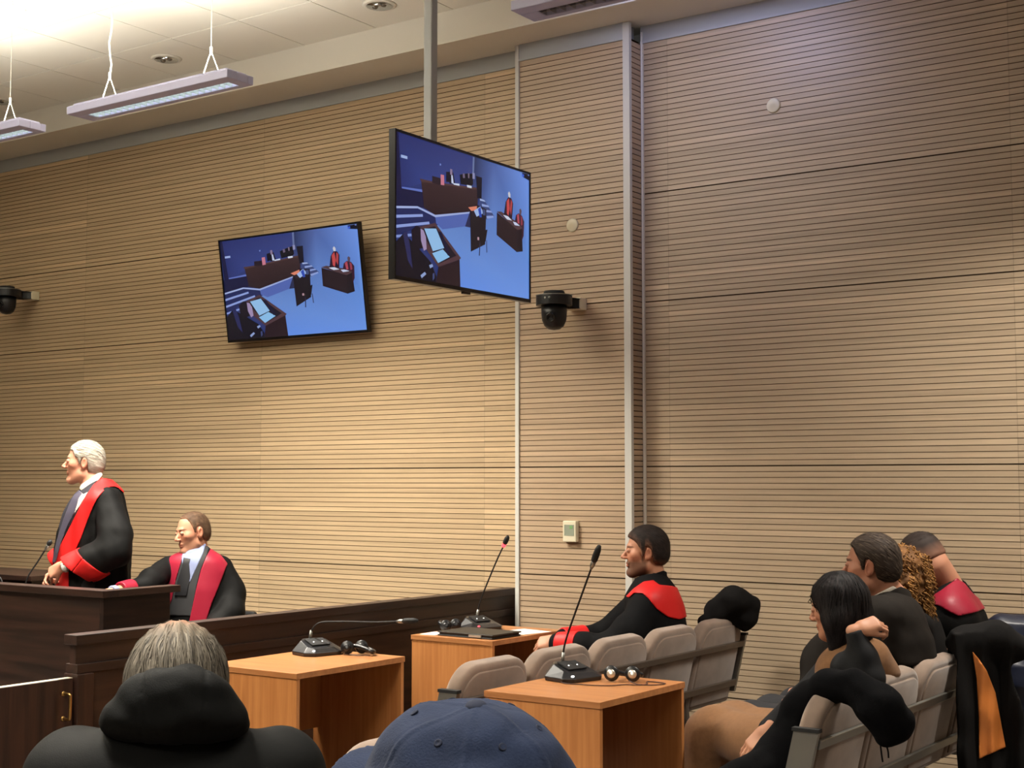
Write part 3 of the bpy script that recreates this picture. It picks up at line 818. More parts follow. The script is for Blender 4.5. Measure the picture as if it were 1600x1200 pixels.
# ------------------------------------------------------------------ seat rows
SEAT_TILT = 0.24
def against_back(xt, zt):
    """space behind the front face of a row's backrests"""
    def f(P): return np.maximum(-(P[:, 0] - (xt - 0.092 - SEAT_TILT * (zt - P[:, 2]))), P[:, 2] - zt + 0.01)
    return f
BACK1 = against_back(-3.345, 0.82)
BACK2 = against_back(-1.85, 0.835)
def seat_row(label, xt, y0, n, pitch, zt=0.815, steel=M_frame):
    """row of joined upholstered seats facing -x; xt: rear face of the backs at their top"""
    t = thing('seat_row', label, 'seat row', (xt - 0.2, y0 + n * pitch / 2, 0), 'rows of taupe courtroom seats')
    lean = Vector((SEAT_TILT, 0, 1)).normalized()
    H = 0.47
    org = Vector((xt, 0, zt)) - lean * H
    nrm = Vector((1, 0, -SEAT_TILT)).normalized()       # rearwards
    for k in range(n):
        ya = y0 + k * pitch + 0.008; yb = y0 + (k + 1) * pitch - 0.008
        w = yb - ya
        def outline(ins, r):
            pts = [(ins, ins), (w - ins, ins)]
            for c, a0 in (((w - ins - r, H - ins - r), 0), ((ins + r, H - ins - r), 90)):
                for j in range(9):
                    a = R(a0 + 90 * j / 8); pts.append((c[0] + r * math.cos(a), c[1] + r * math.sin(a)))
            return pts
        M = Matrix((Vector((0, 1, 0)), lean, nrm)).transposed().to_4x4(); M.translation = Vector((org.x, ya, org.z))
        b = MB(); b.prism(outline(0, 0.125), -0.075, -0.004, M)
        o = b.build('backrest', M_seat, t, True); bevel(o, 0.022, 4, 30)
        b = MB(); b.prism(outline(0.03, 0.10), -0.02, 0.003, M)
        o2 = b.build('back_panel', M_seat, o, True); bevel(o2, 0.006, 2, 30)
        b = MB(); S = Matrix.Translation((xt - 0.14, ya, 0.0))
        b.box((-0.46, 0.0, 0.345), (-0.05, w, 0.425), S)
        o3 = b.build('seat', M_seat, t, True); bevel(o3, 0.03, 4, 30)
    y1 = y0 + n * pitch
    for zz, hh in ((0.685, 0.016), (0.475, 0.018)):
        c = org + lean * ((zz - org.z) / lean.z) + nrm * 0.011
        M = Matrix((Vector((0, 1, 0)), lean, nrm)).transposed().to_4x4(); M.translation = Vector((c.x, 0, c.z))
        b = MB().box((y0 + 0.004, -hh, -0.007), (y1 - 0.004, hh, 0.007), M)
        bevel(b.build('rail', steel, t), 0.003)
    for yy in (y0 - 0.022, y1 + 0.002):
        b = MB()
        c0 = org + lean * ((0.42 - org.z) / lean.z); c1 = org + lean * ((0.725 - org.z) / lean.z)
        b.add([(c0.x - 0.075, yy, c0.z), (c0.x + 0.012, yy, c0.z), (c0.x + 0.012, yy + 0.02, c0.z), (c0.x - 0.075, yy + 0.02, c0.z),
               (c1.x - 0.075, yy, c1.z), (c1.x + 0.012, yy, c1.z), (c1.x + 0.012, yy + 0.02, c1.z), (c1.x - 0.075, yy + 0.02, c1.z)],
              [(0, 3, 2, 1), (4, 5, 6, 7), (0, 1, 5, 4), (1, 2, 6, 5), (2, 3, 7, 6), (3, 0, 4, 7)])
        e = b.build('end_post', M_steel, t)
        MB().box((c1.x - 0.08, yy - 0.004, c1.z), (c1.x + 0.016, yy + 0.024, c1.z + 0.012)).build('post_cap', M_blackm, e)
    for k in range(n + 1):
        if k % 2 and n > 2: continue
        yy = y0 + k * pitch + (-0.018 if k == 0 else 0.0)
        b = MB()
        c0 = org + lean * ((0.44 - org.z) / lean.z)
        b.tube([(c0.x - 0.02, yy, 0.44), (c0.x + 0.02, yy, 0.02)], 0.018, 8)
        b.tube([(c0.x - 0.36, yy, 0.34), (c0.x - 0.40, yy, 0.02)], 0.018, 8)
        b.box((c0.x - 0.42, yy - 0.018, 0.318), (c0.x, yy + 0.018, 0.345))
        b.box((c0.x - 0.46, yy - 0.02, 0.0), (c0.x + 0.08, yy + 0.02, 0.02))
        b.build('leg_frame', steel, t)
    b = MB().box((xt - 0.40, y0, 0.295), (xt - 0.34, y1, 0.318)); b.build('under_beam', steel, t)
    return t
seat_row('taupe seat row holding the bearded man, behind the nearest beech table', -3.345, 4.44, 5, 0.508, 0.82)
seat_row('taupe seat row holding the dark-haired woman, at the lower right', -1.85, 4.435, 5, 0.505, 0.835, M_steel)
seat_row('single taupe seat back peeping out left of the blue cap', -2.60, 2.95, 1, 0.49, 0.805)
# ------------------------------------------------------------------ soft shapes: signed distance fields meshed with surface nets
F32 = np.float32
def A3(v): return np.array(tuple(v), F32)
def nrm(v): v = np.asarray(tuple(v), float); return v / np.linalg.norm(v)
def smin(a, b, k):
    h = np.clip(0.5 + 0.5 * (b - a) / k, 0, 1)
    return b * (1 - h) + a * h - k * h * (1 - h)
def smax(a, b, k): return -smin(-a, -b, k)
def d_cap(P, a, b, ra, rb, n=None, fl=1.0):
    pa = P - a; ba = b - a
    if n is not None:
        pa = pa + np.outer(pa @ n, n) * (fl - 1); ba = ba + n * (ba @ n) * (fl - 1)
    t = np.clip(pa @ ba / max(float(ba @ ba), 1e-9), 0, 1)
    return np.linalg.norm(pa - t[:, None] * ba, axis=1) - (ra + (rb - ra) * t)
def d_ell(P, c, r, Rm=None):
    q = P - c
    if Rm is not None: q = q @ Rm
    k0 = np.linalg.norm(q / r, axis=1); k1 = np.linalg.norm(q / (r * r), axis=1)
    return k0 * (k0 - 1) / np.maximum(k1, 1e-6)
def d_box(P, c, h, r, Rm=None):
    q = P - c
    if Rm is not None: q = q @ Rm
    q = np.abs(q) - (h - r)
    return np.linalg.norm(np.maximum(q, 0), axis=1) + np.minimum(q.max(1), 0) - r
def wav(P, f, seed=0):
    """smooth folds, about -1..1"""
    x, y, z = P[:, 0] * f + seed, P[:, 1] * f + seed * 1.7, P[:, 2] * f - seed * 0.6
    return (np.sin(x + 1.4 * np.sin(y * 0.9 + z * 0.4)) + np.sin(y * 1.2 + 1.3 * np.sin(z * 0.8 + x * 0.5)) + np.sin(z * 1.1 + 1.5 * np.sin(x * 0.7))) / 3
def d_poly(u, v, poly):
    """signed distance to a polygon in a plane"""
    p = np.asarray(poly, F32); n = len(p)
    d = np.full(len(u), 1e9, F32); s = np.ones(len(u), F32)
    for i in range(n):
        a = p[i]; b = p[i - 1]
        ex, ey = b - a
        wx, wy = u - a[0], v - a[1]
        t = np.clip((wx * ex + wy * ey) / max(ex * ex + ey * ey, 1e-12), 0, 1)
        d = np.minimum(d, (wx - ex * t) ** 2 + (wy - ey * t) ** 2)
        c1 = v >= a[1]; c2 = v < b[1]; c3 = ex * wy > ey * wx
        s = np.where((c1 & c2 & c3) | (~c1 & ~c2 & ~c3), -s, s)
    return s * np.sqrt(d)

class Soft:
    """list of shapes joined smoothly in order"""
    def __init__(s): s.ops = []
    def cap(s, a, b, ra, rb=None, k=0.03, n=None, fl=1.0):
        a, b = A3(a), A3(b); rb = ra if rb is None else rb
        n = None if n is None else nrm(n).astype(F32)
        s.ops.append((lambda P: d_cap(P, a, b, ra, rb, n, fl), k, 'u')); return s
    def chain(s, pts, rs, k=0.03, **kw):
        for i in range(len(pts) - 1): s.cap(pts[i], pts[i + 1], rs[i], rs[i + 1], k, **kw)
        return s
    def ell(s, c, r, k=0.03, Rm=None):
        c, r = A3(c), A3(r); s.ops.append((lambda P: d_ell(P, c, r, Rm), k, 'u')); return s
    def fn(s, f, k=0.03, op='u'): s.ops.append((f, k, op)); return s
    def cut(s, f, k=0.005): s.ops.append((f, k, 's')); return s
    def keep(s, f, k=0.005): s.ops.append((f, k, 'i')); return s
    def disp(s, f): s.ops.append((f, 0, 'd')); return s
    def near(s, sub, c, r, k=0.01):
        c = A3(c)
        def f(P):
            d = np.linalg.norm(P - c, axis=1) - r
            m = d < 0.03
            out = d + 0.03
            if m.any(): out[m] = sub(P[m])
            return out
        s.ops.append((f, k, 'u')); return s
    def __call__(s, P):
        d = None
        for f, k, op in s.ops:
            if op == 'd': d = d + f(P); continue
            e = f(P)
            if d is None: d = e
            elif op == 'u': d = smin(d, e, k)
            elif op == 's': d = smax(d, -e, k)
            else: d = smax(d, e, k)
        return d

def nets(f, lo, hi, h, iters=1, pad=1.6):
    B = 8
    lo = np.asarray(tuple(lo), float); hi = np.asarray(tuple(hi), float)
    nb = np.maximum(np.ceil((hi - lo) / (h * B)).astype(int), 1)
    n = nb * B
    gi = np.stack(np.meshgrid(*[np.arange(k) for k in nb], indexing='ij'), -1).reshape(-1, 3)
    cen = (lo + (gi * B + (B - 1) / 2) * h).astype(F32)
    dc = f(cen)
    act = np.abs(dc) < B * h * 0.87 * pad + h
    D = np.where(dc < 0, -1.0, 1.0).astype(F32)
    full = np.repeat(D[:, None], B ** 3, 1)
    li = np.stack(np.meshgrid(*[np.arange(B)] * 3, indexing='ij'), -1).reshape(-1, 3)
    ai = np.nonzero(act)[0]
    CH = 900
    for s0 in range(0, len(ai), CH):
        ii = ai[s0:s0 + CH]
        pts = (lo + (gi[ii][:, None, :] * B + li[None]) * h).astype(F32).reshape(-1, 3)
        full[ii] = f(pts).reshape(len(ii), -1)
    V = full.reshape(nb[0], nb[1], nb[2], B, B, B).transpose(0, 3, 1, 4, 2, 5).reshape(n)
    s = V < 0
    c8 = np.zeros(n - 1, np.int8)
    for a in (0, 1):
        for b in (0, 1):
            for c in (0, 1): c8 += s[a:n[0] - 1 + a, b:n[1] - 1 + b, c:n[2] - 1 + c]
    cells = np.argwhere((c8 > 0) & (c8 < 8))
    if len(cells) == 0: return np.zeros((0, 3)), np.zeros((0, 4), int)
    acc = np.zeros((len(cells), 3)); cnt = np.zeros(len(cells))
    corners = [(a, b, c) for a in (0, 1) for b in (0, 1) for c in (0, 1)]
    val = {q: V[cells[:, 0] + q[0], cells[:, 1] + q[1], cells[:, 2] + q[2]] for q in corners}
    for q in corners:
        for ax in range(3):
            if q[ax]: continue
            r = list(q); r[ax] = 1; r = tuple(r)
            v0, v1 = val[q], val[r]
            m = (v0 < 0) != (v1 < 0)
            t = np.where(m, v0 / np.where(m, v0 - v1, 1), 0)
            p = np.tile(np.array(q, float), (len(cells), 1)); p[:, ax] += t
            acc[m] += p[m]; cnt[m] += 1
    verts = lo + (cells + acc / cnt[:, None]) * h
    idx = np.full(n - 1, -1, np.int64); idx[cells[:, 0], cells[:, 1], cells[:, 2]] = np.arange(len(cells))
    quads = []
    for ax in range(3):
        o1, o2 = [k for k in range(3) if k != ax]
        sl0 = [slice(1, -1)] * 3; sl1 = [slice(1, -1)] * 3
        sl0[ax] = slice(0, n[ax] - 1); sl1[ax] = slice(1, n[ax])
        S0, S1 = s[tuple(sl0)], s[tuple(sl1)]
        e = np.argwhere(S0 != S1)
        if len(e) == 0: continue
        inside0 = S0[e[:, 0], e[:, 1], e[:, 2]]
        off = np.ones(3, int); off[ax] = 0
        c = e + off
        def cell(d1, d2):
            q = c.copy(); q[:, o1] -= d1; q[:, o2] -= d2
            q = np.minimum(q, n - 2)
            return idx[q[:, 0], q[:, 1], q[:, 2]]
        qd = np.stack([cell(1, 1), cell(0, 1), cell(0, 0), cell(1, 0)], 1)
        flip = inside0 if ax != 1 else ~inside0
        qd = np.where(flip[:, None], qd, qd[:, ::-1])
        quads.append(qd)
    quads = np.concatenate(quads); quads = quads[(quads >= 0).all(1)]
    for _ in range(iters):
        a = quads.ravel(); b = quads[:, [1, 2, 3, 0]].ravel()
        sm = np.zeros_like(verts); ct = np.zeros(len(verts))
        for x, y in ((a, b), (b, a)):
            for k in range(3): sm[:, k] += np.bincount(x, verts[y, k], len(verts))
            ct += np.bincount(x, minlength=len(verts))
        verts = 0.5 * verts + 0.5 * sm / np.maximum(ct, 1)[:, None]
    return verts, quads

def soft(name, f, lo, hi, h, m, parent, tint=None, iters=1, base=None):
    """mesh a field and link it; tint(verts) -> rgb per vertex"""
    v, q = nets(f, lo, hi, h, iters)
    if len(v) == 0: print('EMPTY', name); return None
    used = np.unique(q); remap = np.full(len(v), -1); remap[used] = np.arange(len(used))
    v = v[used]; q = remap[q]
    o0 = np.array(origin_of(parent)); b0 = o0 if base is None else np.asarray(base, float)
    me = bpy.data.meshes.new(name)
    vv = (v - b0).astype(F32)
    me.vertices.add(len(v)); me.vertices.foreach_set('co', vv.ravel())
    me.loops.add(len(q) * 4); me.loops.foreach_set('vertex_index', q.astype(np.int32).ravel())
    me.polygons.add(len(q)); me.polygons.foreach_set('loop_start', np.arange(0, len(q) * 4, 4, dtype=np.int32))
    me.polygons.foreach_set('use_smooth', np.ones(len(q), bool))
    me.materials.append(m)
    if tint is not None:
        ca = me.color_attributes.new('tint', 'FLOAT_COLOR', 'POINT')
        col = np.ones((len(v), 4), F32); col[:, :3] = tint(v.astype(F32))
        ca.data.foreach_set('color', col.ravel())
    me.update(calc_edges=True)
    me.validate()
    o = bpy.data.objects.new(name, me)
    o.location = Vector(b0 - o0) if parent is not None else Vector(b0)
    if parent is not None: o.parent = parent
    C.objects.link(o)
    return o

# a frame for one figure: pixels of its own upright plane, at its own distance, to points of the room
FWD = np.array([-math.sin(YAW) * math.cos(PITCH), math.cos(YAW) * math.cos(PITCH), math.sin(PITCH)])
RGT = np.array([math.cos(YAW), math.sin(YAW), 0.0]); UPV = np.cross(RGT, FWD)
class Plane:
    """upright plane through the point seen at (px, py), distance D along the view; d = metres further away"""
    def __init__(s, px, py, D):
        ray = FWD + RGT * (px - 800) / FPX + UPV * (600 - py) / FPX
        s.o = np.array([0, 0, EYE]) + ray * D
        s.s = FPX / D; s.p0 = (px, py)
        s.ex = RGT.copy(); s.ey = ray / np.linalg.norm(ray); s.ez = np.array([0, 0, 1.0])
        s.inv = np.linalg.inv(np.stack([s.ex, s.ey, s.ez], 1)).T.astype(F32)
        h = s.ey.copy(); h[2] = 0; s.away = h / np.linalg.norm(h)
    def pt(s, px, py, d=0.0): return s.o + s.ex * (px - s.p0[0]) / s.s + s.ez * (s.p0[1] - py) / s.s + s.ey * d
    def bx(s, x0, y0, d0, x1, y1, d1): return [s.pt(x, y, d) for x in (x0, x1) for y in (y0, y1) for d in (d0, d1)]
    def dirv(s, r, a, u): return nrm(s.ex * r + s.away * a + s.ez * u)
    def loc(s, P): return (P - s.o.astype(F32)) @ s.inv       # right, away, up in metres
    def poly(s, pts):
        q = [((x - s.p0[0]) / s.s, (s.p0[1] - y) / s.s) for x, y in pts]
        def f(P):
            l = s.loc(P); return d_poly(l[:, 0], l[:, 2], q)
        return f
    def loft(s, rows, cap=True):
        """rows: (py, centre px, half width px, half depth m, centre depth m)"""
        rows = sorted(rows, key=lambda r: -r[0])
        z = np.array([(s.p0[1] - r[0]) / s.s for r in rows]); cx = np.array([(r[1] - s.p0[0]) / s.s for r in rows])
        rx = np.array([r[2] / s.s for r in rows]); ry = np.array([r[3] for r in rows]); cy = np.array([r[4] if len(r) > 4 else 0.0 for r in rows])
        zd = np.linspace(z[0] - .05, z[-1] + .05, 400); st = zd[1] - zd[0]
        kw = np.exp(-.5 * (np.arange(-40, 41) * st / .014) ** 2); kw /= kw.sum()
        sm = lambda v: np.convolve(np.pad(np.interp(zd, z, v), 40, mode='edge'), kw, 'valid')
        z0, z1 = z[0], z[-1]; cx, rx, ry, cy = sm(cx), sm(rx), sm(ry), sm(cy)
        z = zd
        def f(P):
            l = s.loc(P); zz = l[:, 2]
            a = np.interp(zz, z, rx); b = np.interp(zz, z, ry)
            q = np.sqrt(((l[:, 0] - np.interp(zz, z, cx)) / a) ** 2 + ((l[:, 1] - np.interp(zz, z, cy)) / b) ** 2)
            d = ((q - 1) * np.minimum(a, b)).astype(F32)
            return smax(smax(d, (zz - z1), 0.02), (z0 - zz), 0.02)
        return f
def both(*fs):
    def f(P):
        d = fs[0](P)
        for g in fs[1:]: d = np.maximum(d, g(P))
        return d
    return f
def shell(f, t, region, inner=0.012):
    """a layer of cloth t thick lying on the surface of f inside a region"""
    def g(P):
        d = f(P)
        return np.maximum(np.maximum(d - t, region(P)), -(d + inner))
    return g
def bounds(pts, m):
    a = np.array([tuple(p) for p in pts]); return a.min(0) - m, a.max(0) + m

# ------------------------------------------------------------------ heads
class Head:
    """x forward, y left, z up about the middle of the head, metres at scale 1"""
    def __init__(s, o, fwd, up=(0, 0, 1), sc=1.0, hair=None, t=0.012, beard=0.0, nose=1.0, jaw=1.0, skin=(205, 150, 122), hairc=(60, 45, 38), fat=1.0, brow=None, nz=0.0):
        s.o = A3(o); x = nrm(fwd); z = nrm(up); z = nrm(z - x * z.dot(x)); y = np.cross(z, x)
        s.R = np.stack([x, y, z], 1).astype(F32); s.sc = sc
        s.hl = hair or [(-.13, -.07), (-.06, -.062), (-.034, -.045), (-.030, .005), (-.012, .028), (.004, .026), (.009, -.018), (.022, -.018), (.026, .025), (.045, .045), (.058, .072), (.09, .082)]
        s.t = t; s.beard = beard; s.skin = tuple(.84 * v for v in lin(skin)); s.hairc = lin(hairc); s.browc = lin(brow or hairc); s.nz = nz
        S = Soft(); e = lambda *a, **k: S.ell(*a, **k)
        e((-.014, 0, .032), (.098, .076, .090))
        e((.028, 0, -.030), (.062, .060 * fat, .086), k=.03)
        S.cap((.0, .042 * fat, -.070), (.062, .012, -.102 * jaw), .030, .022, k=.025); S.cap((.0, -.042 * fat, -.070), (.062, -.012, -.102 * jaw), .030, .022, k=.025)
        e((.070, 0, -.102 * jaw), (.024, .024, .020), k=.015)
        S.cap((.079, -.028, .026), (.079, .028, .026), .011, k=.014)
        e((.050, .044 * fat, -.014), (.028, .022, .022), k=.02); e((.050, -.044 * fat, -.014), (.028, .022, .022), k=.02)
        S.cut(lambda P: d_ell(P, A3((.098, .032, .006)), A3((.020, .017, .012))), .014); S.cut(lambda P: d_ell(P, A3((.098, -.032, .006)), A3((.020, .017, .012))), .014)
        S.cap((.084, 0, .014), (.100 + .012 * nose, 0, -.026), .0075, .011, k=.010)
        e((.092 + .008 * nose, .012, -.031), (.012, .0085, .008), k=.006); e((.092 + .008 * nose, -.012, -.031), (.012, .0085, .008), k=.006)
        e((.084, .032, .006), (.0118, .0135, .0118), k=.004); e((.084, -.032, .006), (.0118, .0135, .0118), k=.004)
        e((.086, 0, -.058), (.011, .024, .0075), k=.008); e((.085, 0, -.071), (.011, .020, .008), k=.008)
        S.cut(lambda P: d_ell(P, A3((.100, 0, -.0645)), A3((.012, .022, .0018))), .003)
        for q in (1, -1):
            sub = Soft()
            Re = np.stack([nrm((.94, q * .30, .12)), nrm((-.28 * q, .95, 0)) * 1.0, np.cross(nrm((.94, q * .30, .12)), nrm((-.28 * q, .95, 0)))], 1).astype(F32)
            sub.ell((-.014, q * .080, -.004), (.019, .009, .032), Rm=Re)
            sub.cap((-.004, q * .075, -.024), (-.004, q * .077, -.032), .008, .007, k=.006)
            sub.cut(lambda P, q=q, Re=Re: d_ell(P, A3((-.010, q * .0905, -.004)), A3((.0105, .009, .021)), Re), .005)
            S.near(sub, (-.012, q * .08, -.004), .05, .008)
        s.S = S
        H = Soft(); H.ell((-.014, 0, .032), (.098 + t, .076 + t * .8, .090 + t))
        H.ell((-.045, 0, -.02), (.062 + t, .064 + t * .6, .062), k=.03)
        hx = np.array([p[0] for p in s.hl]); hz = np.array([p[1] for p in s.hl])
        H.keep(lambda P: ((np.interp(P[:, 0], hx, hz) - P[:, 2]) * .7).astype(F32), .015)
        s.H = H
    def loc(s, P): return ((P - s.o) @ s.R) / s.sc
    def w(s, x, y, z): return s.o + s.R @ (np.array([x, y, z], F32) * s.sc)
    def hairtint(s, rgb, depth=.04, amt=.75, nf=170, na=.3):
        hx = np.array([p[0] for p in s.hl]); hz = np.array([p[1] for p in s.hl]); c = np.array(lin(rgb), F32); k = np.array(s.skin, F32)
        def f(P):
            l = s.loc(P); m = (1 - np.clip((l[:, 2] - np.interp(l[:, 0], hx, hz)) / depth, 0, 1)) * amt
            m = m * (l[:, 0] < .03) + (l[:, 0] >= .03) * m * .4
            return (c * (1 - m[:, None]) + k * .8 * m[:, None]) * (1 + na * wav(P, nf)[:, None])
        return f
    def f(s, P): return s.S(s.loc(P)) * s.sc
    def hair(s, P):
        l = s.loc(P); d = s.H(l)
        if s.nz: d = d + s.nz * wav(l, 150, 2.0) + s.nz * .7 * wav(l, 70, 5)
        return d * s.sc
    def tint(s, P):
        l = s.loc(P); n = len(P)
        col = np.tile(np.array(s.skin, F32), (n, 1))
        def mixc(m, c): nonlocal col; col = col * (1 - m[:, None]) + np.array(c, F32) * m[:, None]
        sk = np.array(s.skin)
        g = lambda c, r: np.exp(-(((l - A3(c)) / A3(r)) ** 2).sum(1))
        for q in (1, -1):
            mixc(.35 * g((.07, q * .045, -.025), (.03, .03, .025)), sk * (1.05, .68, .62))
            mixc(.4 * g((-.01, q * .082, -.005), (.03, .02, .04)), sk * (1.0, .66, .6))
        mixc(.35 * g((.112, 0, -.028), (.02, .02, .015)), sk * (1.02, .66, .6))
        lip = np.clip(1.25 - (((l[:, 0] - .094) / .022) ** 2 + (l[:, 1] / .026) ** 2 + ((l[:, 2] + .065) / .0125) ** 2), 0, 1)
        mixc(np.clip(lip * 1.3, 0, .6), sk * (.80, .50, .48))
        if s.beard:
            m = np.clip((-.035 - l[:, 2]) / .02, 0, 1) * np.clip((l[:, 0] + .012) / .015, 0, 1) * np.clip((l[:, 2] + .155) / .02, 0, 1)
            m = np.maximum(m, np.clip((l[:, 0] - .005) / .01, 0, 1) * np.clip((.03 - l[:, 0]) / .012, 0, 1) * np.clip((.0 - l[:, 2]) / .02, 0, 1))
            m *= 1 - .85 * np.clip(lip * 1.6, 0, 1)
            m *= np.clip(1.0 - ((l[:, 0] - .075) / .03).clip(0, 9) * (l[:, 2] > -.047), 0, 1)
            mixc(m * s.beard, s.hairc)
        for q in (1, -1):
            br = np.clip(1.4 - (((l[:, 1] - q * .032) / .021) ** 2 + ((l[:, 2] - .0265 + abs(0) + ((l[:, 1] * q - .03) / .05) ** 2 * .01) / .0052) ** 2), 0, 1) * (l[:, 0] > .045)
            mixc(np.clip(br * 1.4, 0, .7), s.browc)
            ey = (((l[:, 1] - q * .032) / .012) ** 2 + ((l[:, 2] - .005) / .0052) ** 2)
            fr = (l[:, 0] > .07)
            mixc(np.clip((1.35 - ey) * 2, 0, 1) * fr * .6, (.06, .035, .028))
            mixc(np.clip((.75 - ey) * 4, 0, 1) * fr * .55, (.5, .45, .42))
            ir = (((l[:, 1] - q * .031) / .0045) ** 2 + ((l[:, 2] - .005) / .0048) ** 2)
            mixc(np.clip((1.1 - ir) * 3, 0, 1) * fr, (.012, .009, .007))
        return col

def hand_into(S, wrist, fwd, back, side=1, curl=(.5, .55, .6, .7), thumb=(.5, .3), sc=1.0, spread=.06):
    """palm, four jointed fingers of unequal length and a thumb; side: +1 thumb along +y of the frame (y = back x fwd)"""
    x = nrm(fwd); z = nrm(back); z = nrm(z - x * z.dot(x)); y = np.cross(z, x) * side
    o = np.asarray(tuple(wrist), float)
    W = lambda a, b, c: o + (x * a + y * b + z * c) * sc
    sub = Soft()
    sub.cap(W(-.03, 0, 0), W(.012, 0, 0), .026 * sc, .025 * sc, n=z, fl=1.35)
    for b, r in ((.026, .0125), (.009, .0135), (-.009, .0132), (-.026, .0118)):
        sub.cap(W(.012, b * .7, 0), W(.082 - abs(b - .005) * .25, b, 0), .015 * sc, r * sc, k=.012)
    sub.cap(W(.015, .024, -.008), W(.05, .036, -.010), .015 * sc, .012 * sc, k=.015)
    L = ((.045, .026, .021), (.050, .030, .022), (.046, .028, .021), (.036, .021, .018))
    pts = []
    for i, (b, r) in enumerate(((.027, .0090), (.009, .0094), (-.009, .0090), (-.026, .0080))):
        p = W(.083 - abs(b - .005) * .25, b, 0); ang = 0.0; sp = spread * (1.5 - i)
        f0 = smul = None
        for j in range(3):
            ang += curl[i] * (1.0, 1.15, .75)[j]
            dv = (x * math.cos(ang) - z * math.sin(ang)); dv = nrm(dv + y * sp * (1 if j == 0 else .6))
            q = p + dv * L[i][j] * sc
            sub.cap(p, q, r * sc * (1, .95, .88)[j], r * sc * (.95, .88, .72)[j], k=.004); p = q
        pts.append(p)
    p = W(.030, .034, -.008); a0 = thumb[0]
    for j, (ln, r) in enumerate(((.034, .0115), (.030, .0100), (.024, .0085))):
        an = a0 - j * thumb[1]
        dv = nrm(x * math.cos(an) + y * math.sin(an) - z * (.35 + .25 * j))
        q = p + dv * ln * sc; sub.cap(p, q, r * sc, r * sc * .88, k=.006); p = q
    S.near(sub, W(.07, 0, -.01), .17 * sc, .012)
    return pts

def strands(f, pts, flow, nseg, seg, lift, width, cols, name, m, parent, seed=3, taper=True):
    """thin locks laid along a surface f"""
    rng = np.random.default_rng(seed)
    P = np.asarray(pts, F32).copy(); n = len(P)
    def grad(P):
        e = 0.002; g = np.stack([f(P + A3(v)) - f(P - A3(v)) for v in ((e, 0, 0), (0, e, 0), (0, 0, e))], 1)
        return g / np.maximum(np.linalg.norm(g, axis=1, keepdims=True), 1e-6)
    lf = lift * rng.uniform(.3, 1.0, n).astype(F32)
    path = []; nr = []
    for i in range(nseg + 1):
        g = grad(P); d = f(P)
        P = P - g * (d - lf * (0.5 + 0.5 * i / nseg))[:, None]
        path.append(P.copy()); nr.append(g)
        t = flow(P); t = t - g * (t * g).sum(1, keepdims=True)
        t = t / np.maximum(np.linalg.norm(t, axis=1, keepdims=True), 1e-6) + rng.normal(0, .12, (n, 3))
        P = (P + t * seg * rng.uniform(.7, 1.2, (n, 1))).astype(F32)
    path = np.stack(path); nr = np.stack(nr)
    vs = np.zeros((n, (nseg + 1) * 2, 3))
    for i in range(nseg + 1):
        t = path[min(i + 1, nseg)] - path[max(i - 1, 0)]
        sd = np.cross(t, nr[i]); sd /= np.maximum(np.linalg.norm(sd, axis=1, keepdims=True), 1e-9)
        w_ = width * ((1 - .8 * i / nseg) if taper else 1)
        vs[:, i * 2] = path[i] - sd * w_ / 2; vs[:, i * 2 + 1] = path[i] + sd * w_ / 2
    K = (nseg + 1) * 2
    fs = []
    base = (np.arange(n) * K)[:, None]
    for i in range(nseg): fs.append(base + np.array([i * 2, i * 2 + 1, i * 2 + 3, i * 2 + 2]))
    fs = np.concatenate(fs)
    cl = np.asarray([lin(c) for c in cols]); pick = rng.random(n)[:, None]
    cc = cl[0] * (1 - pick) + cl[1] * pick
    cc = np.repeat(np.concatenate([cc, np.ones((n, 1))], 1), K, 0)
    return link_mesh(name, vs.reshape(-1, 3), fs.tolist(), m, parent, True, None, None, None, cc)

def surface_points(o, n, seed=1, keep=None):
    me = o.data; v = np.zeros(len(me.vertices) * 3, F32); me.vertices.foreach_get('co', v); v = v.reshape(-1, 3) + np.array(origin_of(o), F32)
    if keep is not None: v = v[keep(v)]
    rng = np.random.default_rng(seed)
    return v[rng.integers(0, len(v), n)] + rng.normal(0, .002, (n, 3)).astype(F32)

def locks(H, ho, cols, t, n=900, seg=.008, w=.0022, seed=7, flow=(-.8, 0, -.45), lift=.004, name='hair_locks', zmin=None):
    fl = H.R @ np.array(flow, F32)
    return strands(H.hair, surface_points(ho, n, seed, None if zmin is None else (lambda v: H.loc(v.astype(F32))[:, 2] > zmin)), lambda P: np.tile(fl, (len(P), 1)), 3, seg, lift, w, cols, name, M_hair, t, seed)
def skinmat(name): return mat(name, (200, 150, 120), 0.48, attr='tint', bump=0.05, bscale=350, spec=0.35)
M_skin = skinmat('skin')
M_robe = mat('black_robe', (13, 13, 13), 0.72, bump=0.12, bscale=90, spec=0.14)
M_robe2 = mat('black_cotton', (9, 9, 11), 0.85, bump=0.12, bscale=120, spec=0.15)
M_red = mat('red_satin', (200, 30, 30), 0.5, spec=0.3, bump=0.15, bscale=40)
M_crim = mat('crimson_satin', (142, 27, 48), 0.45, spec=0.3, bump=0.25, bscale=28)
M_navy = mat('navy_suit', (26, 25, 36), 0.8)
M_suit = mat('brown_black_suit', (29, 25, 22), 0.85, spec=0.15, var=0.1, vscale=200)
M_grey_suit = mat('charcoal_suit', (38, 38, 40), 0.8)
M_shirt = mat('white_shirt', (200, 190, 178), 0.75)
M_bshirt = mat('pale_blue_shirt', (122, 132, 166), 0.75)
M_tie = mat('grey_tie', (70, 66, 82), 0.6)
M_btie = mat('black_tie', (20, 20, 24), 0.5)
M_hair = mat('hair', (60, 50, 40), 0.7, attr='tint', spec=0.22)
M_trouser = mat('dark_trousers', (26, 26, 30), 0.85)
M_shoe = mat('black_shoe', (14, 13, 13), 0.3)
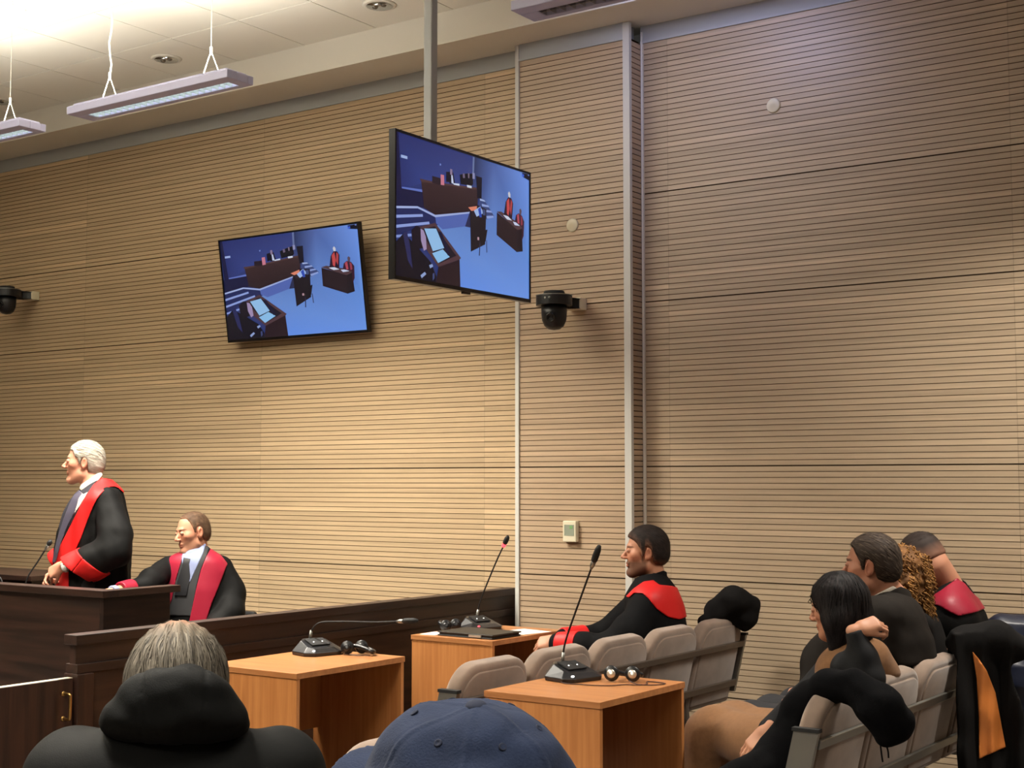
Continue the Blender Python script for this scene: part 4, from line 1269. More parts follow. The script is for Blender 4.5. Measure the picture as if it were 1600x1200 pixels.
M_camel = mat('camel_wool', (122, 88, 60), 0.95, var=0.08, vscale=60, sheen=0.1, spec=0.1, bump=0.1, bscale=220)
M_blackcloth = mat('black_sleeve', (16, 17, 20), 0.75, spec=0.25)
M_fleece = mat('black_fleece', (11, 11, 13), 0.97, spec=0.08, bump=0.3, bscale=260)
M_puff = mat('navy_nylon', (16, 22, 42), 0.42, bump=0.2, bscale=60)
M_coat = mat('black_wool', (25, 24, 24), 0.95, spec=0.1, bump=0.2, bscale=240)
M_orange = mat('orange_satin_lining', (214, 128, 62), 0.32, bump=0.3, bscale=24)
M_parka = mat('black_parka', (19, 20, 20), 0.75, spec=0.14, bump=0.12, bscale=420)
M_cap = mat('navy_cap_cotton', (40, 50, 74), 0.9, var=0.16, vscale=24, sheen=0.05, spec=0.15, bump=0.2, bscale=420)
M_capd = mat('navy_cap_stitch', (26, 34, 56), 0.9)
M_watch = mat('watch_white', (232, 232, 228), 0.25)

def seated_legs(S, hipL, hipR, kneeL, kneeR, footL, footR, r=(.085, .062, .045)):
    for h, k, f_ in ((hipL, kneeL, footL), (hipR, kneeR, footR)):
        S.cap(h, k, r[0], r[1]); S.cap(k, f_, r[1], r[2])
    S.cap(hipL, hipR, .10, .10, k=.05)
def shoes(parent, feet, fwd):
    for p in feet:
        p = np.array(tuple(p)); p[2] = .035
        S = Soft(); S.cap(p - nrm(fwd) * .04, p + nrm(fwd) * .17, .042, .034, n=(0, 0, 1), fl=1.1)
        S.keep(lambda P: -(P[:, 2] - .002)); S.cap(p + (0, 0, .02), p + (0, 0, .06), .045, .045)
        lo, hi = bounds([p - nrm(fwd) * .1, p + nrm(fwd) * .25, p + (0, 0, .12)], .07); soft('shoe', S, lo, hi, .008, M_shoe, parent)
# ------------------------------------------------------------------ the people
def zat(p, z): p = np.array(tuple(p), float); p[2] = z; return p
def person(label, foot, group=None):
    return thing('person', label, 'person', (float(foot[0]), float(foot[1]), 0.0), group)

# ---- standing man in a black robe with red facings
def standing_man():
    T = Plane(148, 760, 8.5); s = T.s
    t = person('white-haired man standing at the dark desk in black robe with red facings', T.pt(148, 760))
    H = Head(T.pt(130, 722.5, 0), T.dirv(-.985, -.17, .02), sc=1.02, t=.011, skin=(212, 150, 122), hairc=(214, 206, 190), brow=(150, 130, 110), nose=1.25, jaw=1.04,
             hair=[(-.13, -.075), (-.06, -.07), (-.036, -.055), (-.030, .005), (-.012, .028), (.004, .026), (.008, -.012), (.02, -.012), (.026, .02), (.045, .035), (.060, .066), (.09, .080)])
    B = Soft(); B.fn(H.f)
    B.cap(H.w(-.025, 0, -.06), T.pt(152, 770, .0), .058, .066, k=.02)
    B.chain([T.pt(150, 775), T.pt(150, 850), T.pt(148, 960)], [.09, .13, .13], k=.05)
    hipz = .92
    for d in (-.1, .1):
        B.cap(zat(T.pt(150, 900, d), hipz), zat(T.pt(150, 900, d), .5), .09, .06); B.cap(zat(T.pt(150, 900, d), .5), zat(T.pt(152, 900, d), .08), .06, .04)
    # arms
    shL, elL, wrL = T.pt(168, 792, -.15), T.pt(176, 850, -.24), T.pt(103, 880, -.2)
    shR, elR, wrR = T.pt(140, 790, .18), T.pt(150, 850, .27), T.pt(92, 886, .03)
    B.chain([shL, elL, wrL], [.055, .045, .028]); B.chain([shR, elR, wrR], [.055, .045, .028])
    hand_into(B, T.pt(99, 881, -.195), T.dirv(-.80, .25, -.55), T.dirv(-.25, -.85, .45), side=1, curl=(.75, .8, .85, .9), thumb=(.5, .35), sc=1.0)
    hand_into(B, T.pt(94, 889, -.03), T.dirv(-.75, -.35, -.5), T.dirv(-.5, .3, .8), side=-1, curl=(.5, .55, .6, .65), sc=.97)
    lo, hi = bounds([zat(T.pt(148, 760), 0)] + T.bx(62, 690, -.3, 200, 910, .3), .06)
    soft('body', B, lo, hi, .0038, M_skin, t, H.tint)
    lo, hi = bounds([H.w(0, 0, 0)], .16)
    ho = soft('hair', H.hair, lo, hi, .0032, M_hair, t, lambda P: np.tile(np.array(lin((176, 168, 154)), F32), (len(P), 1)) * (1 + .16 * wav(H.loc(P) * A3((.5, 1.6, 1)), 90)[:, None]))
    strands(H.hair, surface_points(ho, 900), lambda P: np.tile(-H.R[:, 0] * .9 + H.R[:, 2] * -.25, (len(P), 1)), 4, .012, .006, .004, [(200, 194, 180), (140, 134, 122)], 'hair_locks', M_hair, t)
    # robe
    torso = T.loft([(748, 158, 12, .06), (757, 158, 24, .11), (766, 158, 33, .18), (778, 153, 41, .215), (800, 150, 50, .215), (830, 149, 57, .21), (860, 147, 60, .205), (905, 147, 60, .205), (960, 146, 60, .25), (1060, 146, 64, .27), (1090, 146, 62, .27)])
    RB = Soft(); RB.fn(torso); RB.disp(lambda P: (.006 * np.sin(np.arctan2(T.loc(P)[:, 1], T.loc(P)[:, 0]) * 13 + 3 * T.loc(P)[:, 2])) * np.clip((.05 - T.loc(P)[:, 2]) * 3, 0, 1))
    SL = Soft()
    SL.chain([T.pt(166, 784, -.13), T.pt(181, 835, -.22), T.pt(178, 856, -.25)], [.085, .095, .10], k=.04)
    SL.chain([T.pt(178, 856, -.25), T.pt(148, 873, -.25), T.pt(112, 889, -.235)], [.10, .098, .096], k=.03)
    SL.disp(lambda P: .005 * wav(P, 26, 1.3))
    c0 = T.pt(124, 886, -.24); nc = nrm(T.ex * -.636 + T.ez * -.77)
    end = lambda P: (P - c0.astype(F32)) @ nc.astype(F32)
    SL.keep(end, .004)
    SL.cut(lambda P: d_cap(P, A3(T.pt(140, 876, -.24)), A3(T.pt(95, 893, -.22)), .07, .086), .006)
    SR = Soft(); SR.chain([T.pt(140, 784, .13), T.pt(150, 845, .24), T.pt(96, 878, .1)], [.085, .10, .085], k=.04)
    c1 = T.pt(86, 876, .1); end1 = lambda P: (P - c1.astype(F32)) @ nrm(T.ex * -.8 + T.ez * -.6).astype(F32)
    SR.keep(end1, .004)
    RB2 = Soft(); RB2.fn(RB); RB2.fn(SL, .008); RB2.fn(SR, .02)
    RB2.disp(lambda P: .0045 * wav(P * A3((1, 1, .35)), 42, 2.0) + .002 * wav(P, 60, 1))
    neck_cut = lambda P: d_cap(P, A3(T.pt(152, 765)), A3(T.pt(144, 738)), .058, .08)
    RB2.cut(neck_cut, .006)
    lo, hi = bounds([T.pt(80, 740, -.4), T.pt(215, 1095, .4), T.pt(215, 740, -.4), T.pt(80, 1095, .4)], .03)
    soft('robe', RB2, lo, hi, .0065, M_robe, t)
    near = lambda P: T.loc(P)[:, 1] - .05
    stole = T.poly([(158, 747), (168, 748), (177, 750), (187, 756), (194, 764), (198, 772), (193, 770), (186, 763), (179, 760), (171, 761), (161, 768), (152, 779), (147, 789), (138, 812), (129, 838), (118, 862), (111, 872), (112, 930), (92, 930), (88, 876), (96, 852), (109, 826), (121, 801), (133, 777), (146, 757)])
    lo, hi = bounds([T.pt(75, 740, -.35), T.pt(205, 935, .1), T.pt(205, 740, -.35), T.pt(75, 935, .1)], .02)
    soft('stole', shell(RB, .009, both(stole, near)), lo, hi, .0042, M_red, t)
    lo, hi = bounds(T.bx(95, 840, -.4, 175, 915, 0), .03)
    sp = nrm(T.ex * .77 + T.ez * -.636)
    cuff = soft('sleeve_cuff', shell(RB2, .006, lambda P: np.maximum(np.maximum(-end(P) - .098, end(P) - .004), np.maximum(SL(P) - .02, .0022 - np.abs((P - A3(T.pt(132, 878, -.24))) @ A3(sp)))), .008), lo, hi, .0042, M_red, t)
    lo, hi = bounds(T.bx(70, 850, -.1, 140, 915, .35), .03)
    soft('sleeve_cuff', shell(SR, .005, lambda P: -end1(P) - .09, .008), lo, hi, .005, M_red, t)
    # suit, shirt and tie in the opening
    jk = T.poly([(172, 737), (158, 742), (133, 777), (121, 801), (109, 826), (96, 852), (88, 876), (87, 930), (70, 930), (78, 850), (95, 800), (118, 760), (150, 736)])
    lo, hi = bounds([T.pt(70, 735, -.35), T.pt(180, 935, .35), T.pt(180, 735, -.35), T.pt(70, 935, .35)], .02)
    soft('suit_jacket', shell(torso, .004, both(jk, lambda P: neck_cut(P) * -1)), lo, hi, .0048, M_navy, t)
    shp = T.poly([(122, 764), (131, 772), (138, 768), (126, 790), (116, 804), (109, 818), (107, 806), (110, 790)])
    soft('shirt_front', shell(torso, .0065, both(shp, near)), lo, hi, .0036, M_shirt, t)
    tp = T.poly([(122, 762), (129, 771), (124, 778), (118, 800), (107, 822), (97, 850), (90, 878), (84, 878), (90, 846), (100, 812), (108, 790), (116, 772)])
    soft('tie', shell(torso, .010, both(tp, near)), lo, hi, .0036, M_tie, t)
    tp2 = T.poly([(121, 761), (130, 769), (126, 776), (117, 773)])
    CL = Soft(); CL.cap(T.pt(153, 757), T.pt(140, 764), .069, .074)
    colr = T.poly([(157, 736), (160, 742), (147, 760), (134, 776), (130, 771), (124, 763), (127, 757), (140, 748)])
    lo, hi = bounds([T.pt(140, 755)], .16)
    soft('shirt_collar', shell(CL, .006, colr, .006), lo, hi, .0034, M_shirt, t)
    TR = Soft()
    for d in (-.1, .1): TR.cap(zat(T.pt(150, 900, d), .92), zat(T.pt(150, 900, d), .06), .115, .09)
    lo, hi = bounds([zat(T.pt(150, 900, -.1), 0), zat(T.pt(150, 900, .1), 1)], .15); soft('trousers', TR, lo, hi, .012, M_trouser, t)
    shoes(t, [T.pt(152, 900, -.1), T.pt(152, 900, .1)], T.dirv(-1, -.1, 0))
    wp = T.pt(105, 882, -.203); wd = nrm(np.array(wrL) - np.array(elL))
    S = Soft(); S.cap(wp - wd * .010, wp + wd * .010, .034); S.cut(lambda P: d_cap(P, A3(wp - wd * .05), A3(wp + wd * .05), .030, .030), .002); S.keep(lambda P: np.abs((P - A3(wp)) @ A3(wd)) - .009, .002)
    S2 = Soft(); S2.ell(wp + nrm(T.ey * -1 + T.ez * -.2) * .034, (.019, .019, .019)); S.fn(S2, .002)
    lo, hi = bounds([wp], .06); soft('wristwatch', S, lo, hi, .0028, M_watch, t)
standing_man()

# ---- seated man in a black robe with crimson stole
def seated_robed():
    T = Plane(306, 870, 8.54); s = T.s
    t = person('short-haired man seated beside the dark desk in black robe with crimson stole', T.pt(306, 870))
    H = Head(T.pt(300, 832.5, -.02), T.dirv(-.80, -.58, -.12), T.dirv(-.06, .05, 1), sc=1.0, t=.0055, beard=.35, skin=(206, 146, 116), hairc=(74, 56, 42), nose=1.0,
             hair=[(-.13, -.075), (-.06, -.07), (-.036, -.05), (-.030, .005), (-.012, .028), (.004, .026), (.009, -.01), (.02, -.01), (.026, .02), (.036, .06), (.045, .085), (.09, .094)])
    B = Soft(); B.fn(H.f); B.cap(H.w(-.025, 0, -.06), T.pt(309, 874, .02), .056, .066, k=.02)
    hip = zat(T.pt(312, 1000, .02), .50)
    B.chain([T.pt(308, 880), T.pt(309, 930), hip], [.09, .12, .12], k=.05)
    shL, elL, wrL = T.pt(350, 890, -.02), T.pt(360, 950, -.1), T.pt(322, 985, -.26)
    shR, elR, wrR = T.pt(260, 888, -.03), T.pt(230, 914, -.28), T.pt(186, 921, -.50)
    B.chain([T.pt(342, 892, .02), elL, wrL], [.045, .040, .028]); B.chain([shR, elR, wrR], [.05, .042, .028])
    hand_into(B, T.pt(184, 921, -.51), T.dirv(-.92, -.38, -.03), T.dirv(0, -.1, 1), side=-1, curl=(.15, .18, .2, .25))
    hand_into(B, T.pt(320, 986, -.27), T.dirv(-.8, -.5, -.1), T.dirv(0, -.1, 1), side=-1, curl=(.3, .3, .3, .3))
    kn = [hip + np.array(T.dirv(-.5, -.86, 0)) * .42 + T.ex * q for q in (-.1, .12)]; hp = [hip + T.ex * q for q in (-.1, .1)]; ft = [zat(k, .07) for k in kn]
    seated_legs(B, hp[0], hp[1], kn[0], kn[1], ft[0], ft[1])
    lo, hi = bounds(T.bx(150, 795, -.62, 380, 1000, .2) + [zat(T.pt(306, 900, -.5), 0)] + list(ft), .05)
    soft('body', B, lo, hi, .0038, M_skin, t, H.tint)
    lo, hi = bounds([H.w(0, 0, 0)], .16)
    ho = soft('hair', H.hair, lo, hi, .0032, M_hair, t, H.hairtint((82, 62, 46), .035, .6))
    locks(H, ho, [(104, 80, 60), (58, 42, 32)], t, 900, .005, .002)
    torso = T.loft([(853, 312, 10, .05), (861, 309, 24, .09), (868, 307, 38, .12), (877, 306, 48, .14), (892, 307, 55, .15), (920, 309, 54, .17), (960, 312, 54, .18), (1010, 314, 56, .19), (1030, 314, 54, .19)])
    RB = Soft(); RB.fn(torso)
    SL = Soft(); SL.chain([T.pt(348, 886, 0), T.pt(363, 925, -.02), T.pt(362, 955, -.1), T.pt(328, 985, -.24)], [.068, .078, .08, .065], k=.04)
    SL.disp(lambda P: .006 * wav(P, 30, 4.0))
    SR = Soft(); SR.chain([T.pt(264, 885, 0), T.pt(238, 906, -.22), T.pt(228, 915, -.30), T.pt(192, 920, -.47)], [.066, .068, .062, .045], k=.04)
    SR.disp(lambda P: .005 * wav(P, 30, 2.0))
    cR = T.pt(194, 920, -.455); dR = nrm(np.array(wrR) - np.array(elR)); endR = lambda P: (P - A3(cR)) @ A3(dR)
    SR.keep(endR, .003); SR.cut(lambda P: d_cap(P, A3(elR), A3(wrR + dR * .08), .03, .042), .004)
    RB2 = Soft(); RB2.fn(RB); RB2.fn(SL, .025); RB2.fn(SR, .025)
    RB2.disp(lambda P: .003 * wav(P, 18, 1))
    nc = lambda P: d_cap(P, A3(T.pt(308, 874, .0)), A3(T.pt(300, 846, -.04)), .06, .078); RB2.cut(nc, .005)
    lo, hi = bounds([T.pt(180, 850, -.6), T.pt(390, 1040, .25), T.pt(180, 1040, .25), T.pt(390, 850, -.6)], .03)
    soft('robe', RB2, lo, hi, .006, M_robe, t)
    near = lambda P: T.loc(P)[:, 1] - .03
    lo, hi = bounds([T.pt(245, 850, -.3), T.pt(370, 990, .1), T.pt(245, 990, .1), T.pt(370, 850, -.3)], .02)
    soft('stole', shell(RB, .008, both(T.poly([(329, 857), (338, 862), (348, 868), (359, 876), (353, 886), (348, 900), (340, 920), (331, 942), (324, 965), (322, 1000), (290, 1000), (298, 965), (303, 940), (308, 915), (314, 890), (321, 872)]), near)), lo, hi, .004, M_crim, t)
    soft('stole', shell(RB, .008, both(T.poly([(284, 858), (286, 866), (283, 880), (276, 905), (270, 935), (262, 960), (248, 960), (254, 920), (259, 893), (264, 872), (272, 860)]), near)), lo, hi, .004, M_crim, t)
    soft('suit_lapels', shell(RB, .004, both(T.poly([(284, 856), (330, 846), (322, 870), (314, 890), (308, 915), (300, 960), (262, 960), (276, 905), (283, 880)]), near, lambda P: -nc(P))), lo, hi, .004, M_grey_suit, t)
    soft('shirt', shell(RB, .0065, both(T.poly([(282, 856), (290, 866), (305, 862), (322, 846), (318, 862), (306, 890), (298, 908), (291, 912), (287, 890), (284, 874)]), near)), lo, hi, .0034, M_bshirt, t)
    soft('tie', shell(RB, .010, both(T.poly([(287, 871), (298, 873), (296, 881), (298, 900), (293, 930), (274, 930), (278, 908), (285, 885)]), near)), lo, hi, .0034, M_btie, t)
    CL = Soft(); CL.cap(T.pt(310, 862, .0), T.pt(303, 872, -.03), .066, .073)
    lo, hi = bounds([T.pt(306, 864, -.02)], .15)
    soft('shirt_collar', shell(CL, .006, T.poly([(319, 846), (322, 852), (312, 866), (302, 879), (296, 872), (289, 875), (284, 864), (288, 858), (300, 858)]), .006), lo, hi, .0034, M_bshirt, t)
    lo, hi = bounds(T.bx(190, 905, -.5, 225, 935, -.3), .08)
    soft('sleeve_cuff', shell(SR, .004, lambda P: -endR(P) - .09, .006), lo, hi, .004, M_crim, t)
    S = Soft(); S.cap(wrR - dR * .02, wrR + dR * .02, .036); S.keep(lambda P: np.abs((P - A3(wrR)) @ A3(dR)) - .018, .003)
    lo, hi = bounds([wrR], .07); soft('shirt_cuff', S, lo, hi, .004, M_bshirt, t)
    TR = Soft(); seated_legs(TR, hp[0], hp[1], kn[0], kn[1], ft[0], ft[1], (.105, .082, .075))
    lo, hi = bounds(list(hp) + list(kn) + list(ft), .14); soft('trousers', TR, lo, hi, .012, M_trouser, t)
    shoes(t, ft, T.dirv(-.5, -.86, 0))
    # his chair
    c = thing('office_chair', 'dark chair under the seated robed man beside the desk', 'chair', (float(hip[0]), float(hip[1]), 0))
    x, y = float(hip[0]), float(hip[1])
    bevel(MB().box((x - .22, y - .24, .33), (x + .22, y + .20, .385)).build('seat', M_blackm, c), .02)
    bevel(MB().box((x - .2, y + .26, .42), (x + .2, y + .30, .75)).build('backrest', M_blackm, c), .015)
    MB().tube([(x, y, .33), (x, y, .06)], .03, 12).build('stem', M_steel, c)
    b = MB()
    for k in range(5):
        a = 2 * math.pi * k / 5; b.tube([(x, y, .08), (x + .27 * math.cos(a), y + .27 * math.sin(a), .03)], .02, 8)
    b.box((x - .02, y + .2, .34), (x + .02, y + .29, .5)); b.build('foot_star', M_steel, c)
seated_robed()

# ---- bearded man in the first row
def bearded_man():
    T = Plane(1015, 935, 7.32); s = T.s
    t = person('dark-haired bearded man in profile, seated in black robe with red yoke', T.pt(1015, 935))
    H = Head(T.pt(1008, 862.5, -.0), T.dirv(-.995, .02, .0), T.dirv(.06, 0, 1), sc=1.02, t=.017, beard=.72, skin=(204, 146, 116), hairc=(38, 28, 24), nose=1.05, jaw=1.05,
             hair=[(-.13, -.082), (-.06, -.075), (-.036, -.05), (-.030, .005), (-.012, .028), (.004, .026), (.008, -.02), (.02, -.02), (.027, .015), (.045, .045), (.060, .060), (.078, .070), (.12, .078)])
    B = Soft(); B.fn(H.f); B.cap(H.w(-.03, 0, -.05), T.pt(1024, 925, .02), .058, .068, k=.02)
    hip = zat(T.pt(1030, 1060, .05), .52)
    B.chain([T.pt(1025, 935, .02), T.pt(1032, 1000, .04), hip], [.09, .12, .13], k=.05)
    shL, elL, wrL = T.pt(1018, 952, -.17), T.pt(962, 1010, -.21), T.pt(868, 1004, -.05)
    shR, elR, wrR = T.pt(1000, 950, .2), T.pt(940, 1000, .24), T.pt(868, 1000, .10)
    B.chain([shL, elL, wrL], [.055, .045, .03]); B.chain([shR, elR, wrR], [.055, .045, .03])
    hand_into(B, T.pt(866, 999, -.05), T.dirv(-.86, .38, -.22), T.dirv(-.1, -.75, .65), side=1, curl=(.6, .65, .7, .75), thumb=(.5, .3))
    hand_into(B, T.pt(866, 1000, .08), T.dirv(-.82, -.45, -.42), T.dirv(-.3, .6, .75), side=-1, curl=(.7, .75, .8, .85))
    F = T.dirv(-.82, .40, 0); hp = [hip + np.array((0, q, 0)) for q in (-.1, .1)]; kn = [h + np.array((-.45, 0, .03)) for h in hp]; ft = [zat(k + np.array((-.03, 0, 0)), .07) for k in kn]
    seated_legs(B, hp[0], hp[1], kn[0], kn[1], ft[0], ft[1])
    lo, hi = bounds(T.bx(828, 815, -.3, 1080, 1010, .3) + [zat(T.pt(1015, 935), 0)] + kn + hp + ft, .06)
    soft('body', B, lo, hi, .0036, M_skin, t, H.tint)
    lo, hi = bounds([H.w(0, 0, 0)], .17)
    ho = soft('hair', H.hair, lo, hi, .003, M_hair, t, H.hairtint((34, 26, 23), .045, .5))
    locks(H, ho, [(60, 48, 42), (24, 18, 16)], t, 1100, .007, .0022)
    torso = T.loft([(893, 1020, 16, .06), (904, 1019, 27, .10), (916, 1020, 36, .16), (935, 1020, 46, .205), (960, 1024, 47, .22), (1000, 1029, 47, .215), (1050, 1034, 46, .21), (1085, 1036, 44, .2)])
    RB = Soft(); RB.fn(torso)
    SL = Soft(); SL.chain([T.pt(1012, 946, -.14), T.pt(985, 985, -.22), T.pt(960, 1010, -.22), T.pt(915, 1008, -.16), T.pt(872, 1003, -.06)], [.088, .080, .076, .062, .050], k=.05)
    SL.disp(lambda P: .005 * wav(P, 28, 3.0))
    SR = Soft(); SR.chain([T.pt(1000, 946, .14), T.pt(940, 998, .24), T.pt(878, 998, .11)], [.088, .076, .052], k=.04)
    cL = T.pt(864, 1003, -.04); dL = nrm(np.array(wrL) - np.array(T.pt(930, 1008, -.17))); endL = lambda P: (P - A3(cL)) @ A3(dL)
    SL.keep(endL, .003)
    cR = T.pt(866, 998, .1); dR = nrm(np.array(wrR) - np.array(elR)); endR = lambda P: (P - A3(cR)) @ A3(dR); SR.keep(endR, .003)
    RB2 = Soft(); RB2.fn(RB); RB2.fn(SL, .035); RB2.fn(SR, .035); RB2.disp(lambda P: .003 * wav(P, 20, 1)); RB2.cut(BACK1, .01)
    nc = lambda P: d_cap(P, A3(T.pt(1022, 920, .01)), A3(T.pt(1012, 880, 0)), .064, .08); RB2.cut(nc, .005)
    lo, hi = bounds([T.pt(850, 890, -.35), T.pt(1085, 1090, .35), T.pt(850, 1090, .35), T.pt(1085, 890, -.35)], .04)
    soft('robe', RB2, lo, hi, .006, M_robe2, t)
    near = lambda P: T.loc(P)[:, 1] - .12
    yoke = T.poly([(978, 932), (990, 920), (1006, 909), (1021, 907), (1030, 914), (1050, 916), (1058, 918), (1070, 948), (1078, 962), (1060, 967), (1043, 963), (1026, 951), (1013, 935), (1004, 927), (991, 927), (983, 934)])
    lo, hi = bounds([T.pt(960, 895, -.35), T.pt(1085, 975, .3), T.pt(960, 975, .3), T.pt(1085, 895, -.35)], .03)
    soft('yoke', shell(RB2, .007, yoke, .012), lo, hi, .0042, M_red, t)
    CL = Soft(); CL.cap(T.pt(1016, 893, 0), T.pt(1022, 915, .01), .070, .082)
    soft('collar', shell(CL, .009, T.poly([(976, 925), (985, 913), (1000, 906), (1016, 899), (1037, 892), (1042, 894), (1043, 903), (1054, 916), (1048, 919), (1031, 916), (1021, 908), (1006, 910), (990, 921), (983, 928)]), .008), lo, hi, .004, M_robe2, t)
    lo, hi = bounds(T.bx(860, 980, -.25, 925, 1025, .2), .07)
    soft('sleeve_band', shell(SL, .006, lambda P: np.maximum(-endL(P) - .165, endL(P) + .035), .008), lo, hi, .004, M_red, t)
    soft('sleeve_band', shell(SR, .006, lambda P: np.maximum(-endR(P) - .17, endR(P) + .035), .008), lo, hi, .004, M_red, t)
    TR = Soft(); seated_legs(TR, hp[0], hp[1], kn[0], kn[1], ft[0], ft[1], (.105, .082, .075))
    lo, hi = bounds(list(hp) + list(kn) + list(ft), .14); soft('trousers', TR, lo, hi, .012, M_trouser, t)
    shoes(t, ft, (-1, 0, 0))
bearded_man()

# ---- woman with black hair in camel
def dark_haired_woman():
    T = Plane(1310, 985, 5.25); s = T.s
    t = person('woman with long black hair in camel dress, hand behind her head', T.pt(1330, 985))
    H = Head(T.pt(1308, 950, 0), T.dirv(-.86, .46, -.16), T.dirv(-.10, .0, 1), sc=.94, t=.012, skin=(198, 142, 112), hairc=(20, 17, 18), nose=.8, jaw=.96, fat=.95)
    B = Soft(); B.fn(H.f); B.cap(H.w(-.025, 0, -.06), T.pt(1322, 1022, .02), .046, .055, k=.02)
    hip = np.array((-2.16, 5.06, .53))
    B.chain([T.pt(1325, 1035, .02), T.pt(1330, 1080, .02), hip], [.08, .10, .12], k=.05)
    shL, elL, wrL = T.pt(1318, 1042, -.15), T.pt(1357, 1058, -.2), T.pt(1334, 988, -.185)
    shR, elR, wrR = T.pt(1300, 1040, .15), T.pt(1245, 1100, .12), T.pt(1196, 1138, -.1)
    B.chain([shL, elL, wrL], [.045, .038, .024]); B.chain([shR, elR, wrR], [.045, .038, .024])
    hand_into(B, T.pt(1341, 982, -.185), T.dirv(.90, .05, .28), T.dirv(-.15, -.72, .68), side=-1, curl=(.8, .85, .9, .95), thumb=(.3, .3), sc=.86)
    hand_into(B, T.pt(1194, 1138, -.10), T.dirv(-.66, -.05, -.72), T.dirv(-.45, -.65, .6), side=1, curl=(.2, .22, .25, .3), thumb=(.5, .2), sc=.90)
    kn = [np.array((-2.66, 5.22, .52)), np.array((-2.64, 5.38, .52))]; hp = [hip + (0, q, 0) for q in (-.08, .1)]; ft = [np.array((-2.74, 5.22, .07)), np.array((-2.72, 5.40, .07))]
    seated_legs(B, hp[0], hp[1], kn[0], kn[1], ft[0], ft[1], (.075, .055, .04))
    lo, hi = bounds(T.bx(1130, 890, -.3, 1385, 1190, .3) + kn + ft + hp, .08)
    soft('body', B, lo, hi, .0034, M_skin, t, H.tint)
    # long straight hair
    HR = Soft(); HR.ell(H.w(-.018, 0, .036), (.103, .093, .1), Rm=H.R)
    HR.chain([T.pt(1322, 935, .0), T.pt(1332, 975, .0), T.pt(1338, 1002, .02)], [.078, .072, .05], k=.04)
    HR.chain([T.pt(1300, 925, -.065), T.pt(1305, 970, -.075), T.pt(1303, 1012, -.07)], [.035, .040, .018], k=.03)
    HR.chain([T.pt(1318, 960, -.07), T.pt(1312, 1000, -.075)], [.04, .024], k=.03)
    HR.cut(lambda P: d_ell(H.loc(P), A3((.088, 0, -.045)), A3((.066, .095, .115))), .012)
    HR.disp(lambda P: .003 * wav(H.loc(P) * A3((1.3, 1.3, .18)), 120))
    lo, hi = bounds(T.bx(1262, 890, -.15, 1375, 1030, .15), .03)
    dk = lambda P: np.tile(np.array(lin((17, 15, 16)), F32), (len(P), 1))
    ho = soft('hair', HR, lo, hi, .0034, M_hair, t, dk)
    cc = A3(T.pt(1312, 905)); 
    strands(HR, surface_points(ho, 1500, 4), lambda P: (P - cc) * A3((1, 1, .2)) * .8 + A3((0, 0, -.10)), 7, .018, .004, .004, [(24, 21, 22), (40, 35, 36)], 'hair_locks', M_hair, t, 5)
    # camel dress
    DR = Soft()
    DR.fn(T.loft([(1002, 1322, 14, .05), (1010, 1322, 28, .09), (1022, 1321, 42, .15), (1040, 1322, 52, .175), (1075, 1326, 52, .17), (1120, 1330, 58, .19), (1150, 1330, 55, .19)]))
    DR.chain([T.pt(1332, 1018, -.05), T.pt(1360, 1028, .0), T.pt(1378, 1058, .03), T.pt(1376, 1100, .03)], [.045, .06, .055, .06], k=.06)
    DR.chain([hp[0] + (0, 0, .01), kn[0] + (.02, 0, .01)], [.125, .095], k=.06); DR.chain([hp[1] + (0, 0, .01), kn[1] + (.02, 0, .01)], [.125, .095], k=.06)
    DR.chain([kn[0], kn[0] + (-.08, -.02, -.30)], [.095, .115], k=.07); DR.chain([kn[1], kn[1] + (-.08, .02, -.30)], [.095, .115], k=.07)
    DR.cap(kn[0], kn[1], .085, .085, k=.08)
    DR.disp(lambda P: .006 * np.sin(P[:, 1] * 40 + 2 * np.sin(P[:, 2] * 12)) * np.clip((.56 - P[:, 2]) * 6, 0, 1) + .004 * wav(P, 24, 2))
    DR.keep(lambda P: -(P[:, 2] - .20), .01); DR.cut(BACK2, .01)
    lo, hi = bounds([T.pt(1260, 1000, -.3), T.pt(1410, 1100, .3), T.pt(1410, 1000, -.3), T.pt(1260, 1100, .3)] + kn + hp + [kn[0] + (-.2, -.2, -.4), kn[1] + (0, .2, 0)], .12)
    soft('dress', DR, lo, hi, .007, M_camel, t)
    SL = Soft(); SL.chain([T.pt(1320, 1040, -.16), T.pt(1352, 1058, -.2)], [.055, .058], k=.03); SL.chain([T.pt(1354, 1058, -.2), T.pt(1346, 1025, -.19), T.pt(1334, 988, -.185)], [.056, .048, .033], k=.03)
    SL.disp(lambda P: .0035 * wav(P, 45, 1)); e1 = nrm(np.array(wrL) - np.array(elL)); SL.keep(lambda P: (P - A3(T.pt(1333, 986, -.185))) @ A3(e1), .003)
    lo, hi = bounds(T.bx(1300, 975, -.3, 1385, 1085, -.05), .06); soft('sleeve', SL, lo, hi, .0045, M_blackcloth, t)
    SR = Soft(); SR.chain([T.pt(1300, 1040, .15), T.pt(1247, 1098, .12)], [.052, .05], k=.03); SR.chain([T.pt(1247, 1098, .12), T.pt(1200, 1134, -.08)], [.05, .036], k=.03)
    lo, hi = bounds(T.bx(1190, 1030, -.15, 1310, 1150, .25), .06); soft('sleeve', SR, lo, hi, .006, M_blackcloth, t)
    MB().lathe([(0, -.004), (.004, -.003), (.005, 0), (.004, .003), (0, .004)], 10, Matrix.Translation(Vector(H.w(-.006, .088, -.042).tolist()))).build('earring', M_watch, t, True)
    shoes(t, ft, (-1, 0, 0))
dark_haired_woman()

